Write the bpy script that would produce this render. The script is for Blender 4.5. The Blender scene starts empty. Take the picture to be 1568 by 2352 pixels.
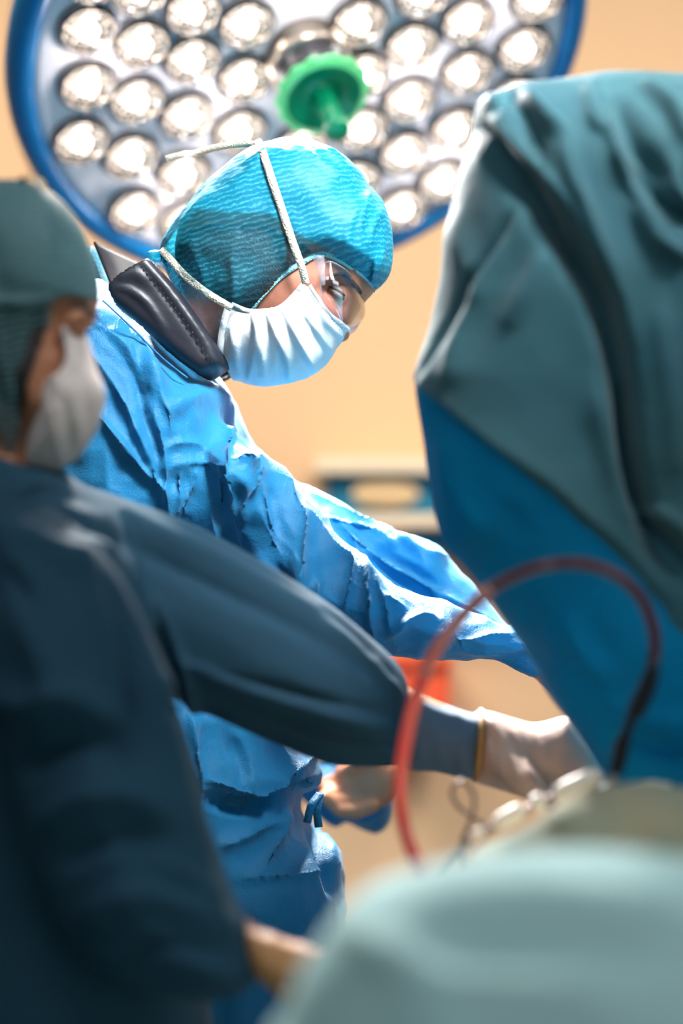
import bpy, math, random
import numpy as np
from mathutils import Vector, Matrix
rng = np.random.default_rng(7); random.seed(7)
S = bpy.context.scene
COL = S.collection
R_ = math.radians

# ---------------------------------------------------------------- camera, light, exposure
F = 5553.0                                   # focal length in pixels of the 1568 x 2352 frame (85 mm lens)
CAM = np.array([0.0, 0.0, 1.25]); PITCH = R_(2.0)
RT = np.array([1.0, 0, 0]); FW = np.array([0, math.cos(PITCH), math.sin(PITCH)]); UP = np.array([0, -math.sin(PITCH), math.cos(PITCH)])
cam = bpy.data.cameras.new('camera'); cam_o = bpy.data.objects.new('camera', cam); COL.objects.link(cam_o)
cam.sensor_fit = 'HORIZONTAL'; cam.sensor_width = 24.0; cam.lens = 85.0
cam.clip_start = 0.05; cam.clip_end = 60
cam_o.location = CAM; cam_o.rotation_euler = (R_(92.0), 0, 0)
cam.dof.use_dof = True; cam.dof.focus_distance = 2.69; cam.dof.aperture_fstop = 1.45
S.camera = cam_o
S.view_settings.view_transform = 'Standard'; S.view_settings.look = 'None'
S.view_settings.gamma = 1.0; S.view_settings.exposure = 0.0
try: S.view_settings.use_curve_mapping = False
except Exception: pass
S.cycles.max_bounces = 10; S.cycles.transparent_max_bounces = 24; S.cycles.transmission_bounces = 10
S.cycles.caustics_reflective = False; S.cycles.caustics_refractive = False
S.cycles.sample_clamp_indirect = 6.0; S.cycles.sample_clamp_direct = 60.0
S.cycles.use_denoising = True
w = bpy.data.worlds.new('world'); S.world = w; w.use_nodes = True
w.node_tree.nodes['Background'].inputs[0].default_value = (0.62, 0.78, 1.0, 1)
w.node_tree.nodes['Background'].inputs[1].default_value = 0.22

def cam2w(u, v, d):                          # right, up, forward from the lens -> world point
    return CAM + u * RT + d * FW + v * UP
def W(px, py, d):
    return cam2w((px - 784) / F * d, (1176 - py) / F * d, d)
def aim(o, target):
    o.rotation_euler = (Vector(target) - Vector(o.location)).to_track_quat('-Z', 'Y').to_euler()
def area(name, loc, target, power, sx, sy, col=(1, 1, 1), spread=180):
    l = bpy.data.lights.new(name, 'AREA'); l.shape = 'RECTANGLE'; l.size = sx; l.size_y = sy
    l.energy = power; l.color = col; l.spread = R_(spread)
    o = bpy.data.objects.new(name, l); COL.objects.link(o); o.location = loc; aim(o, target); return o
# unseen area lights added at ceiling height for fill and wall wash, and the second theatre lamp above the table
area('added_ceiling_fill', (-0.8, 3.1, 2.88), (-0.3, 4.55, 1.2), 25, 1.2, 0.5, (1, 0.88, 0.76), 110)
area('added_ceiling_fill', (1.1, 3.1, 2.88), (0.5, 4.55, 1.2), 22, 1.2, 0.5, (1, 0.88, 0.76), 110)
area('added_ceiling_fill', (-0.6, 1.0, 2.88), (-0.4, 2.0, 0), 13, 1.2, 0.6, (0.85, 0.94, 1.0))
area('added_ceiling_fill', (1.5, 0.9, 2.88), (1.2, 1.6, 0), 12, 1.2, 0.6, (0.85, 0.94, 1.0))
area('second_theatre_light', (0.5, 1.75, 2.62), (0.0, 2.75, 1.55), 8.0, 0.45, 0.45, (0.93, 0.97, 1.0), 42)

# ---------------------------------------------------------------- helpers
def s2l(r, g, b):
    f = lambda c: (c / 255 / 12.92) if c / 255 <= 0.04045 else ((c / 255 + 0.055) / 1.055) ** 2.4
    return (f(r), f(g), f(b), 1)
def put(o, name, v):
    if name in o.inputs: o.inputs[name].default_value = v
def mat(name, col, rough=0.5, metal=0.0, spec=0.5, sheen=0, coat=0, trans=0, ior=1.45, bump=None, emis=None, estr=0, sss=0, vary=None, translucent=0, alpha=None, fres_clear=None):
    """bump: (scale, strength, distance[, kind]); vary: (scale, amount, colour2)"""
    m = bpy.data.materials.new(name); m.use_nodes = True; nt = m.node_tree; N = nt.nodes; L = nt.links
    p = N['Principled BSDF']; out = N['Material Output']
    put(p, 'Base Color', tuple(col[:3]) + (1,)); put(p, 'Roughness', rough); put(p, 'Metallic', metal)
    put(p, 'Specular IOR Level', spec); put(p, 'Sheen Weight', sheen); put(p, 'Coat Weight', coat); put(p, 'Coat Roughness', 0.15)
    put(p, 'Transmission Weight', trans); put(p, 'IOR', ior); put(p, 'Subsurface Weight', sss)
    if sss: put(p, 'Subsurface Radius', (0.012, 0.005, 0.003)); put(p, 'Subsurface Scale', 1.0)
    if emis: put(p, 'Emission Color', tuple(emis[:3]) + (1,)); put(p, 'Emission Strength', estr)
    tc = N.new('ShaderNodeTexCoord')
    if vary:
        n = N.new('ShaderNodeTexNoise'); n.inputs['Scale'].default_value = vary[0]; n.inputs['Detail'].default_value = 6
        L.new(tc.outputs['Object'], n.inputs['Vector'])
        cr = N.new('ShaderNodeValToRGB'); cr.color_ramp.elements[0].position = 0.35; cr.color_ramp.elements[1].position = 0.65
        cr.color_ramp.elements[0].color = tuple(col[:3]) + (1,); cr.color_ramp.elements[1].color = tuple(vary[2][:3]) + (1,)
        L.new(n.outputs['Fac'], cr.inputs['Fac']); mx = N.new('ShaderNodeMix'); mx.data_type = 'RGBA'
        mx.inputs['Factor'].default_value = vary[1]; mx.inputs['A'].default_value = tuple(col[:3]) + (1,)
        L.new(cr.outputs['Color'], mx.inputs['B']); L.new(mx.outputs['Result'], p.inputs['Base Color'])
    prev = None
    for b in (bump or []):
        kind = b[3] if len(b) > 3 else 'noise'
        if kind == 'noise':
            t = N.new('ShaderNodeTexNoise'); t.inputs['Scale'].default_value = b[0]; t.inputs['Detail'].default_value = 5; o = t.outputs['Fac']
        elif kind == 'vor':
            t = N.new('ShaderNodeTexVoronoi'); t.inputs['Scale'].default_value = b[0]; o = t.outputs['Distance']
        elif kind == 'ridge':
            t = N.new('ShaderNodeTexNoise'); t.inputs['Scale'].default_value = b[0]; t.inputs['Detail'].default_value = 4
            t.noise_type = 'RIDGED_MULTIFRACTAL'; o = t.outputs['Fac']
        else:
            t = N.new('ShaderNodeTexWave'); t.inputs['Scale'].default_value = b[0]; t.inputs['Distortion'].default_value = 1.5; o = t.outputs['Fac']
        L.new(tc.outputs['Object'], t.inputs['Vector'])
        bn = N.new('ShaderNodeBump'); bn.inputs['Strength'].default_value = b[1]; bn.inputs['Distance'].default_value = b[2]
        L.new(o, bn.inputs['Height'])
        if prev: L.new(prev.outputs['Normal'], bn.inputs['Normal'])
        prev = bn
    if prev: L.new(prev.outputs['Normal'], p.inputs['Normal'])
    sh = p.outputs['BSDF']
    if translucent:
        tr = N.new('ShaderNodeBsdfTranslucent'); tr.inputs['Color'].default_value = tuple(col[:3]) + (1,)
        if prev: L.new(prev.outputs['Normal'], tr.inputs['Normal'])
        mx = N.new('ShaderNodeMixShader'); mx.inputs[0].default_value = translucent
        L.new(sh, mx.inputs[1]); L.new(tr.outputs[0], mx.inputs[2]); sh = mx.outputs[0]
    if alpha is not None:
        tp = N.new('ShaderNodeBsdfTransparent'); mx = N.new('ShaderNodeMixShader'); mx.inputs[0].default_value = alpha
        L.new(tp.outputs[0], mx.inputs[1]); L.new(sh, mx.inputs[2]); sh = mx.outputs[0]
    if fres_clear is not None:               # thin clear plastic: clear where faced, glossy at grazing angles
        tp = N.new('ShaderNodeBsdfTransparent'); tp.inputs[0].default_value = (0.95, 0.95, 0.97, 1)
        ma = N.new('ShaderNodeMath'); ma.operation = 'MULTIPLY_ADD'; ma.inputs[1].default_value = 0.8; ma.inputs[2].default_value = 0.07; gl = N.new('ShaderNodeBsdfGlossy'); gl.inputs['Roughness'].default_value = rough
        lw = N.new('ShaderNodeLayerWeight'); lw.inputs['Blend'].default_value = fres_clear
        mx = N.new('ShaderNodeMixShader'); L.new(lw.outputs['Facing'], ma.inputs[0]); L.new(ma.outputs[0], mx.inputs[0])
        L.new(tp.outputs[0], mx.inputs[1]); L.new(gl.outputs[0], mx.inputs[2]); sh = mx.outputs[0]
    L.new(sh, out.inputs['Surface'])
    return m

def mesh_obj(name, V, Fc, m, parent=None, smooth=True, subd=0, solid=0):
    V = np.asarray(V, dtype=np.float64)
    if isinstance(Fc, np.ndarray):
        me = bpy.data.meshes.new(name); n = Fc.shape[1]
        me.vertices.add(len(V)); me.vertices.foreach_set('co', V.astype(np.float32).ravel())
        me.loops.add(Fc.size); me.loops.foreach_set('vertex_index', Fc.astype(np.int32).ravel())
        me.polygons.add(len(Fc)); me.polygons.foreach_set('loop_start', (np.arange(len(Fc)) * n).astype(np.int32))
        me.polygons.foreach_set('loop_total', np.full(len(Fc), n, dtype=np.int32)); me.update(calc_edges=True); me.validate()
    else:
        me = bpy.data.meshes.new(name); me.from_pydata([tuple(v) for v in V], [], [tuple(f) for f in Fc]); me.update()
    if smooth: me.polygons.foreach_set('use_smooth', [True] * len(me.polygons))
    o = bpy.data.objects.new(name, me); COL.objects.link(o)
    if m is not None: me.materials.append(m)
    if solid:
        s = o.modifiers.new('thickness', 'SOLIDIFY'); s.thickness = solid; s.offset = 0
    if subd:
        s = o.modifiers.new('smooth', 'SUBSURF'); s.levels = subd; s.render_levels = subd
    if parent is not None:
        o.parent = parent; o.location = -parent.location if parent.get('world_children') else (0, 0, 0)
    return o
def thing(name, label, cat, loc, group=None, world_children=True, kind=None):
    o = bpy.data.objects.new(name, None); COL.objects.link(o); o.location = loc; o.empty_display_size = 0.05
    o['label'] = label; o['category'] = cat
    if group: o['group'] = group
    if world_children: o['world_children'] = True
    return o
def tag(o, label, cat, group=None):
    o['label'] = label; o['category'] = cat
    if group: o['group'] = group
    return o
def struct(o): o['kind'] = 'structure'; return o

def catmull(P, n=8, closed=False):
    P = np.asarray(P, float); m = len(P); out = []
    rngi = range(m if closed else m - 1)
    for i in rngi:
        if closed: p0, p1, p2, p3 = P[(i - 1) % m], P[i], P[(i + 1) % m], P[(i + 2) % m]
        else: p0, p1, p2, p3 = P[max(i - 1, 0)], P[i], P[i + 1], P[min(i + 2, m - 1)]
        for t in np.arange(n) / n:
            out.append(0.5 * ((2 * p1) + (-p0 + p2) * t + (2 * p0 - 5 * p1 + 4 * p2 - p3) * t * t + (-p0 + 3 * p1 - 3 * p2 + p3) * t ** 3))
    if not closed: out.append(P[-1])
    return np.array(out)
def seg_dist(X, Y, A, B):
    dx, dy = B[0] - A[0], B[1] - A[1]; L2 = dx * dx + dy * dy + 1e-12
    t = np.clip(((X - A[0]) * dx + (Y - A[1]) * dy) / L2, 0, 1)
    return np.hypot(X - A[0] - t * dx, Y - A[1] - t * dy), t
def poly_sd(X, Y, P):                        # + inside, - outside
    d = np.full(X.shape, 1e9); ins = np.zeros(X.shape, bool); n = len(P)
    for i in range(n):
        A, B = P[i], P[(i + 1) % n]
        d = np.minimum(d, seg_dist(X, Y, A, B)[0])
        c = ((A[1] > Y) != (B[1] > Y)); den = (B[1] - A[1]) if abs(B[1] - A[1]) > 1e-12 else 1e-12
        ins ^= c & (X < (B[0] - A[0]) * (Y - A[1]) / den + A[0])
    return np.where(ins, d, -d)
def smin(a, b, k):
    if k <= 0: return np.minimum(a, b)
    h = np.clip(0.5 + 0.5 * (b - a) / k, 0, 1); return b * (1 - h) + a * h - k * h * (1 - h)

def P3(pts, d0=None):                        # [(px,py[,depth])] -> (u,v,depth)
    o = []
    for p in pts:
        d = p[2] if len(p) > 2 else d0
        o.append(((p[0] - 784) / F * d, (1176 - p[1]) / F * d, d))
    return np.array(o)
class Blob:
    """a rounded volume filled out from an outline: lies about a plane through the outline, R = rounding width, T = half thickness"""
    def __init__(s, pts, d0, T, R, k=0.02, n=4, flat=False):
        q = P3(pts, d0); s.T, s.R, s.k = T, R, k
        q = catmull(q, n, True) if n > 1 else q
        s.P = q[:, :2]
        A = np.c_[q[:, :2], np.ones(len(q))]
        if np.ptp(q[:, 2]) < 1e-6: s.pl = np.array([0, 0, q[0, 2]])
        else: s.pl = np.linalg.lstsq(A, q[:, 2], rcond=None)[0]
        s.lo = s.P.min(0) - 0.03; s.hi = s.P.max(0) + 0.03
    def mid(s, u, v): return s.pl[0] * u + s.pl[1] * v + s.pl[2]
    def front(s, u, v, off=0.0):
        d = poly_sd(np.asarray(u, float), np.asarray(v, float), s.P)
        q = np.clip((s.R - d) / s.R, 0, 1)
        return s.mid(u, v) - s.T * np.sqrt(np.clip(1 - q * q, 0, 1)) - off
class Grid:
    def __init__(s, xs, ys, zs):
        s.xs, s.ys, s.zs = xs, ys, zs; s.f = np.full((len(xs), len(ys), len(zs)), 0.3, np.float32)
    def sl(s, lo, hi):
        r = []
        for a, l, h in zip((s.xs, s.ys, s.zs), lo, hi):
            i = max(np.searchsorted(a, l) - 1, 0); j = min(np.searchsorted(a, h) + 1, len(a)); r.append(slice(i, max(j, i)))
        return tuple(r)
    def blob(s, b, sub=False):
        pad = 0.03
        zm = [b.mid(u, v) for u in (b.lo[0], b.hi[0]) for v in (b.lo[1], b.hi[1])]
        q = s.sl((b.lo[0], b.lo[1], min(zm) - b.T - pad), (b.hi[0], b.hi[1], max(zm) + b.T + pad))
        U, V = np.meshgrid(s.xs[q[0]], s.ys[q[1]], indexing='ij')
        if U.size == 0: return
        d = poly_sd(U, V, b.P); m = b.mid(U, V)
        a = np.clip(b.R - d, 0, None) / b.R
        wz = (s.zs[q[2]][None, None, :] - m[:, :, None]) / b.T
        sc = min(b.T, b.R)
        f = (np.sqrt((a * a)[:, :, None] + wz * wz) - 1) * sc
        s.f[q] = np.maximum(s.f[q], -f) if sub else smin(s.f[q], f.astype(np.float32), b.k)
    def cap(s, A, B, ra, rb, k=0.01, sub=False):
        A, B = np.array(A, float), np.array(B, float); r = max(ra, rb) + 0.03
        q = s.sl(np.minimum(A, B) - r, np.maximum(A, B) + r)
        X = s.xs[q[0]][:, None, None]; Y = s.ys[q[1]][None, :, None]; Z = s.zs[q[2]][None, None, :]
        D = B - A; L2 = D @ D + 1e-12
        t = np.clip(((X - A[0]) * D[0] + (Y - A[1]) * D[1] + (Z - A[2]) * D[2]) / L2, 0, 1)
        f = np.sqrt((X - A[0] - t * D[0]) ** 2 + (Y - A[1] - t * D[1]) ** 2 + (Z - A[2] - t * D[2]) ** 2) - (ra + (rb - ra) * t)
        if f.size == 0: return
        if sub:
            h = np.clip(0.5 - 0.5 * (s.f[q] + f) / k, 0, 1); s.f[q] = s.f[q] * (1 - h) - f * h + k * h * (1 - h)
        else: s.f[q] = smin(s.f[q], f.astype(np.float32), k)
    def ell(s, C, r, k=0.01, sub=False):
        C, r = np.array(C, float), np.array(r, float)
        q = s.sl(C - r - 0.03, C + r + 0.03)
        X = (s.xs[q[0]][:, None, None] - C[0]) / r[0]; Y = (s.ys[q[1]][None, :, None] - C[1]) / r[1]; Z = (s.zs[q[2]][None, None, :] - C[2]) / r[2]
        f = (np.sqrt(X * X + Y * Y + Z * Z) - 1) * r.min()
        if f.size == 0: return
        if sub:
            h = np.clip(0.5 - 0.5 * (s.f[q] + f) / k, 0, 1); s.f[q] = s.f[q] * (1 - h) - f * h + k * h * (1 - h)
        else: s.f[q] = smin(s.f[q], f.astype(np.float32), k)
    def mesh(s, smooth=3):
        f = s.f.copy(); f[0] = f[-1] = 0.1; f[:, 0] = f[:, -1] = 0.1; f[:, :, 0] = f[:, :, -1] = 0.1
        ins = f < 0; n = [k - 1 for k in f.shape]
        cnt = np.zeros(n, np.int8)
        for i in (0, 1):
            for j in (0, 1):
                for k in (0, 1): cnt += ins[i:n[0] + i, j:n[1] + j, k:n[2] + k]
        act = (cnt > 0) & (cnt < 8); idx = np.argwhere(act); ids = np.full(n, -1, np.int32); ids[act] = np.arange(len(idx))
        acc = np.zeros((len(idx), 3)); c = np.zeros(len(idx))
        for ax in range(3):
            o1, o2 = [a for a in range(3) if a != ax]
            for i in (0, 1):
                for j in (0, 1):
                    a = np.zeros(3, int); a[o1] = i; a[o2] = j; b = a.copy(); b[ax] = 1
                    ia = idx + a; ib = idx + b
                    fa = f[ia[:, 0], ia[:, 1], ia[:, 2]]; fb = f[ib[:, 0], ib[:, 1], ib[:, 2]]
                    m = (fa < 0) != (fb < 0); t = np.where(m, fa / np.where(m, fa - fb, 1), 0)
                    p = ia.astype(float); p[:, ax] += t; acc[m] += p[m]; c[m] += 1
        pos = acc / c[:, None]
        V = np.stack([np.interp(pos[:, a], np.arange(f.shape[a]), (s.xs, s.ys, s.zs)[a]) for a in range(3)], 1)
        Q = []
        for ax in range(3):
            o1, o2 = (ax + 1) % 3, (ax + 2) % 3
            sl0 = [slice(None)] * 3; sl1 = [slice(None)] * 3; sl0[ax] = slice(0, -1); sl1[ax] = slice(1, None)
            A, B = ins[tuple(sl0)], ins[tuple(sl1)]
            e = np.argwhere(A != B); e = e[(e[:, o1] > 0) & (e[:, o2] > 0) & (e[:, o1] < n[o1]) & (e[:, o2] < n[o2])]
            g = lambda i, j: ids[tuple((e - np.eye(3, dtype=int)[o1] * i - np.eye(3, dtype=int)[o2] * j).T)]
            q = np.stack([g(0, 0), g(1, 0), g(1, 1), g(0, 1)], 1)
            fl = ~A[tuple(e.T)]; q[fl] = q[fl][:, ::-1]; Q.append(q)
        Q = np.concatenate(Q)
        return relax(V, Q, smooth), Q
def axis(*segs):                             # (start, stop, step) pieces -> increasing coordinates
    o = []
    for a, b, h in segs: o += list(np.arange(a, b - h * 0.4, h))
    o.append(segs[-1][1]); return np.array(o)
def relax(V, Q, n):
    E = np.concatenate([Q[:, [0, 1]], Q[:, [1, 2]], Q[:, [2, 3]], Q[:, [3, 0]]]); E = np.concatenate([E, E[:, ::-1]])
    deg = np.bincount(E[:, 0], minlength=len(V)).astype(float); deg[deg == 0] = 1
    for it in range(n):
        for lam in (0.5, -0.52):
            A = np.stack([np.bincount(E[:, 0], V[E[:, 1], a], len(V)) for a in range(3)], 1) / deg[:, None]
            V = V + lam * (A - V)
    return V
def normals(V, Q):
    n = np.cross(V[Q[:, 2]] - V[Q[:, 0]], V[Q[:, 3]] - V[Q[:, 1]]); N = np.zeros_like(V)
    for i in range(4):
        for a in range(3): N[:, a] += np.bincount(Q[:, i], n[:, a], len(V))
    return N / (np.linalg.norm(N, axis=1, keepdims=True) + 1e-12)
def vnoise(P, scale, seed=0):                # smooth value noise in 3D, -1..1
    r = np.random.default_rng(seed); T = r.uniform(-1, 1, (32, 32, 32)); p = P * scale + 100
    i = np.floor(p).astype(int); f = p - i; f = f * f * (3 - 2 * f); o = 0
    for a in (0, 1):
        for b in (0, 1):
            for c in (0, 1):
                wgt = (f[:, 0] if a else 1 - f[:, 0]) * (f[:, 1] if b else 1 - f[:, 1]) * (f[:, 2] if c else 1 - f[:, 2])
                o = o + wgt * T[(i[:, 0] + a) % 32, (i[:, 1] + b) % 32, (i[:, 2] + c) % 32]
    return o
def fold(V, Q, d0, folds, extra=0.0, both=False):
    """folds: (points px, width px, height mm[, kind]) ; kind r = ridge, s = step that falls away to the right of the line"""
    N = normals(V, Q); D = np.zeros(len(V)); sc = d0 / F
    wt = np.clip(-N[:, 2] * 1.6 + 0.35, 0, 1) if not both else 1.0
    for fo in folds:
        pts, wd, amp = fo[0], fo[1], fo[2]; kind = fo[3] if len(fo) > 3 else 'r'
        dd = fo[4] if len(fo) > 4 else d0
        q = catmull(P3([p[:2] for p in pts], dd)[:, :2], 5); wd = wd * sc; L = len(q) - 1
        lo, hi = q.min(0) - wd * 4, q.max(0) + wd * 4
        m = (V[:, 0] > lo[0]) & (V[:, 0] < hi[0]) & (V[:, 1] > lo[1]) & (V[:, 1] < hi[1]); i = np.where(m)[0]
        if not len(i): continue
        X, Y = V[i, 0], V[i, 1]; best = np.full(len(i), 1e9); tt = np.zeros(len(i)); sg = np.zeros(len(i))
        for j in range(L):
            d, t = seg_dist(X, Y, q[j], q[j + 1]); b = d < best
            cr = (q[j + 1, 0] - q[j, 0]) * (Y - q[j, 1]) - (q[j + 1, 1] - q[j, 1]) * (X - q[j, 0])
            best = np.where(b, d, best); tt = np.where(b, (j + t) / L, tt); sg = np.where(b, np.sign(cr), sg)
        env = np.sin(np.pi * np.clip(tt * 0.94 + 0.03, 0, 1)) ** 0.6
        if kind == 'r': a = np.exp(-(best / wd) ** 2)
        elif kind == 'v': a = np.exp(-best / wd)
        else: a = np.where(sg > 0, np.exp(-best / (wd * 2.2)), 0); z = np.clip(best / (wd * 0.6 + 0.002), 0, 1); a = a * z * z * (3 - 2 * z)
        D[i] += a * env * amp * 0.001
    if extra:
        D += extra * (vnoise(V, 14, 1) * 0.6 + vnoise(V, 31, 2) * 0.3)
    return V + N * (D * wt)[:, None] if both is False else V + N * D[:, None]
def clip_mesh(V, Q, sd_fn, h):
    """keep the part where sd_fn(u,v) > 0, pulling the border vertices onto the line"""
    sd = sd_fn(V[:, 0], V[:, 1]); keep = (sd[Q] > 0).sum(1) >= 2; Q = Q[keep]
    used = np.unique(Q); mp = np.full(len(V), -1); mp[used] = np.arange(len(used)); V = V[used].copy(); Q = mp[Q]; sd = sd[used]
    e = 1e-4; m = sd < 0
    for _ in range(2):
        u, v = V[m, 0], V[m, 1]; s0 = sd_fn(u, v); gu = (sd_fn(u + e, v) - s0) / e; gv = (sd_fn(u, v + e) - s0) / e; g2 = gu * gu + gv * gv + 1e-6
        V[m, 0] -= s0 * gu / g2; V[m, 1] -= s0 * gv / g2
    return V, Q
def toW(V): V = np.asarray(V, float); return CAM + V[:, :1] * RT + V[:, 2:3] * FW + V[:, 1:2] * UP
def out(name, V, Q, m, parent=None, **k):
    return mesh_obj(name, toW(V), Q, m, parent, **k)
def patch(rows, nu=8, nv=8):                 # control net (u,v,depth) -> smooth quad grid
    rows = np.array(rows, float)
    A = np.stack([catmull(r, nu) for r in rows]); B = np.stack([catmull(A[:, j], nv) for j in range(A.shape[1])], 1)
    a, b = B.shape[:2]; V = B.reshape(-1, 3); i = np.arange(a * b).reshape(a, b)
    Q = np.stack([i[:-1, :-1], i[:-1, 1:], i[1:, 1:], i[1:, :-1]], -1).reshape(-1, 4)
    return V, Q
def tube(pts, r, n=10, caps=True):           # pts Nx3 (any space), r scalar or per-point
    P = np.asarray(pts, float); m = len(P); r = np.broadcast_to(np.asarray(r, float), (m,))
    T = np.gradient(P, axis=0); T /= np.linalg.norm(T, axis=1, keepdims=True) + 1e-12
    a = np.array([0.31, 0.52, 0.79]); a = a - T[0] * (a @ T[0]); a /= np.linalg.norm(a); V = []
    for i in range(m):
        a = a - T[i] * (a @ T[i]); a /= np.linalg.norm(a) + 1e-12; b = np.cross(T[i], a)
        for j in range(n):
            th = 2 * math.pi * j / n; V.append(P[i] + r[i] * (math.cos(th) * a + math.sin(th) * b))
    Fc = [(i * n + j, i * n + (j + 1) % n, (i + 1) * n + (j + 1) % n, (i + 1) * n + j) for i in range(m - 1) for j in range(n)]
    if caps: Fc += [tuple(range(n))[::-1], tuple((m - 1) * n + j for j in range(n))]
    return V, Fc
def ribbon(pts, side, wd, th=0.0006):        # flat band along pts; side = direction across, per point
    P = np.asarray(pts, float); s = np.asarray(side, float); T = np.gradient(P, axis=0)
    T /= np.linalg.norm(T, axis=1, keepdims=True) + 1e-12
    s = s - T * (s * T).sum(1, keepdims=True); s /= np.linalg.norm(s, axis=1, keepdims=True) + 1e-12; n = np.cross(T, s)
    V = []
    for i in range(len(P)):
        for a, b in ((-1, -1), (1, -1), (1, 1), (-1, 1)): V.append(P[i] + s[i] * a * wd / 2 + n[i] * b * th / 2)
    m = len(P); Fc = [(i * 4 + j, i * 4 + (j + 1) % 4, (i + 1) * 4 + (j + 1) % 4, (i + 1) * 4 + j) for i in range(m - 1) for j in range(4)]
    Fc += [(3, 2, 1, 0), tuple((m - 1) * 4 + j for j in range(4))]
    return V, Fc
def lathe(prof, n=48, wob=None):             # [(r,z)] about z
    V = []; 
    for k, (r, z) in enumerate(prof):
        for j in range(n):
            a = 2 * math.pi * j / n; rr = r * (1 + (wob(k, a) if wob else 0)); V.append((rr * math.cos(a), rr * math.sin(a), z))
    Fc = [(i * n + j, i * n + (j + 1) % n, (i + 1) * n + (j + 1) % n, (i + 1) * n + j) for i in range(len(prof) - 1) for j in range(n)]
    return V, Fc
def box(x0, x1, y0, y1, z0, z1):
    V = [(x, y, z) for x in (x0, x1) for y in (y0, y1) for z in (z0, z1)]
    return V, [(0, 1, 3, 2), (4, 6, 7, 5), (0, 4, 5, 1), (2, 3, 7, 6), (0, 2, 6, 4), (1, 5, 7, 3)]
def bevel(o, wd, seg=3):
    b = o.modifiers.new('bevel', 'BEVEL'); b.width = wd; b.segments = seg; b.limit_method = 'ANGLE'; return o

# ---------------------------------------------------------------- materials
M = {}
cloth_bump = [(9, 0.35, 0.02), (900, 0.35, 0.0006, 'vor')]
M['gown'] = mat('blue_gown_fabric', (0.008, 0.165, 0.36), 0.5, spec=0.32, sheen=0.15, bump=[(22, 0.35, 0.012), (60, 0.25, 0.005), (620, 0.5, 0.0008, 'vor')], vary=(7, 0.35, (0.015, 0.25, 0.47)), translucent=0.12)
M['shaded'] = mat('shaded_gown_fabric', (0.026, 0.078, 0.125), 0.75, spec=0.18, bump=[(14, 0.3, 0.012), (620, 0.3, 0.0006, 'vor')], vary=(5, 0.3, (0.035, 0.1, 0.15)), translucent=0.08)  # same gown cloth as the surgeon's, weaker light put into the darker colour
M['skin'] = mat('skin', (0.47, 0.2, 0.135), 0.42, spec=0.35, sss=0.12, bump=[(420, 0.25, 0.0005), (1400, 0.2, 0.0003)], vary=(60, 0.5, (0.33, 0.11, 0.075)))
M['skin_tan'] = mat('tan_skin', (0.5, 0.21, 0.11), 0.5, spec=0.35, sss=0.1, vary=(40, 0.4, (0.42, 0.16, 0.08)))
M['hair'] = mat('dark_hair', (0.02, 0.013, 0.01), 0.6, bump=[(300, 0.6, 0.002, 'ridge')])
M['mask'] = mat('white_mask_fabric', (0.82, 0.84, 0.85), 0.75, spec=0.25, bump=[(40, 0.3, 0.006), (900, 0.35, 0.0005, 'vor')], translucent=0.25)
M['mask_warm'] = mat('cream_mask_fabric', (0.85, 0.72, 0.66), 0.75, spec=0.2, bump=[(40, 0.3, 0.006)], translucent=0.2)
M['strap'] = mat('cream_tie_band', (0.66, 0.62, 0.5), 0.8, spec=0.2, bump=[(520, 0.9, 0.0012, 'vor')], translucent=0.1)
M['stitch'] = mat('pale_blue_elastic_edge', (0.25, 0.58, 0.66), 0.7, bump=[(500, 0.9, 0.001, 'vor')])
M['thread'] = mat('teal_stitching', (0.15, 0.5, 0.55), 0.7)
M['leather'] = mat('black_collar_vinyl', (0.014, 0.015, 0.022), 0.4, spec=0.45, bump=[(24, 0.25, 0.006), (500, 0.15, 0.0005)])
M['clear'] = mat('clear_goggle_plastic', (1, 1, 1), 0.06, fres_clear=0.22)
M['clear_rim'] = mat('clear_moulded_plastic', (0.35, 0.33, 0.38), 0.15, coat=0.5, alpha=0.3)
M['white_shirt'] = mat('white_cotton', (0.85, 0.86, 0.88), 0.85, translucent=0.1)
M['glove'] = mat('latex_glove', (0.74, 0.5, 0.4), 0.45, spec=0.4, sss=0.1, bump=[(45, 0.3, 0.006)], translucent=0.1)
M['glove_tan'] = mat('tan_latex_glove', (0.68, 0.3, 0.12), 0.45, bump=[(45, 0.3, 0.006)])
M['drape'] = mat('teal_drape_fabric', (0.032, 0.12, 0.15), 0.7, spec=0.25, sheen=0.25, bump=[(10, 0.3, 0.02), (300, 0.25, 0.001)], vary=(4, 0.4, (0.075, 0.17, 0.165)), translucent=0.15)
M['drape_in_backlit'] = mat('backlit_blue_drape_fabric', (0.0, 0.25, 0.47), 0.7, spec=0.2, bump=[(10, 0.3, 0.02)], vary=(5, 0.6, (0.0, 0.3, 0.46)), translucent=0.35)  # drape underside; the lamp's backlight is put into this brighter blue
M['sheet'] = mat('pale_teal_sheet', (0.52, 0.74, 0.72), 0.85, spec=0.2, bump=[(6, 0.3, 0.03)], vary=(3, 0.4, (0.26, 0.48, 0.5)))
M['cream'] = mat('cream_towel', (0.52, 0.44, 0.28), 0.9, bump=[(30, 0.4, 0.01)], vary=(14, 0.6, (0.3, 0.4, 0.33)))
M['black'] = mat('black_rubber', (0.012, 0.012, 0.016), 0.4)
M['steel'] = mat('brushed_steel', (0.6, 0.57, 0.54), 0.3, metal=1.0)
M['dark_metal'] = mat('dark_wire', (0.2, 0.15, 0.15), 0.4, metal=0.5, alpha=0.7)

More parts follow.
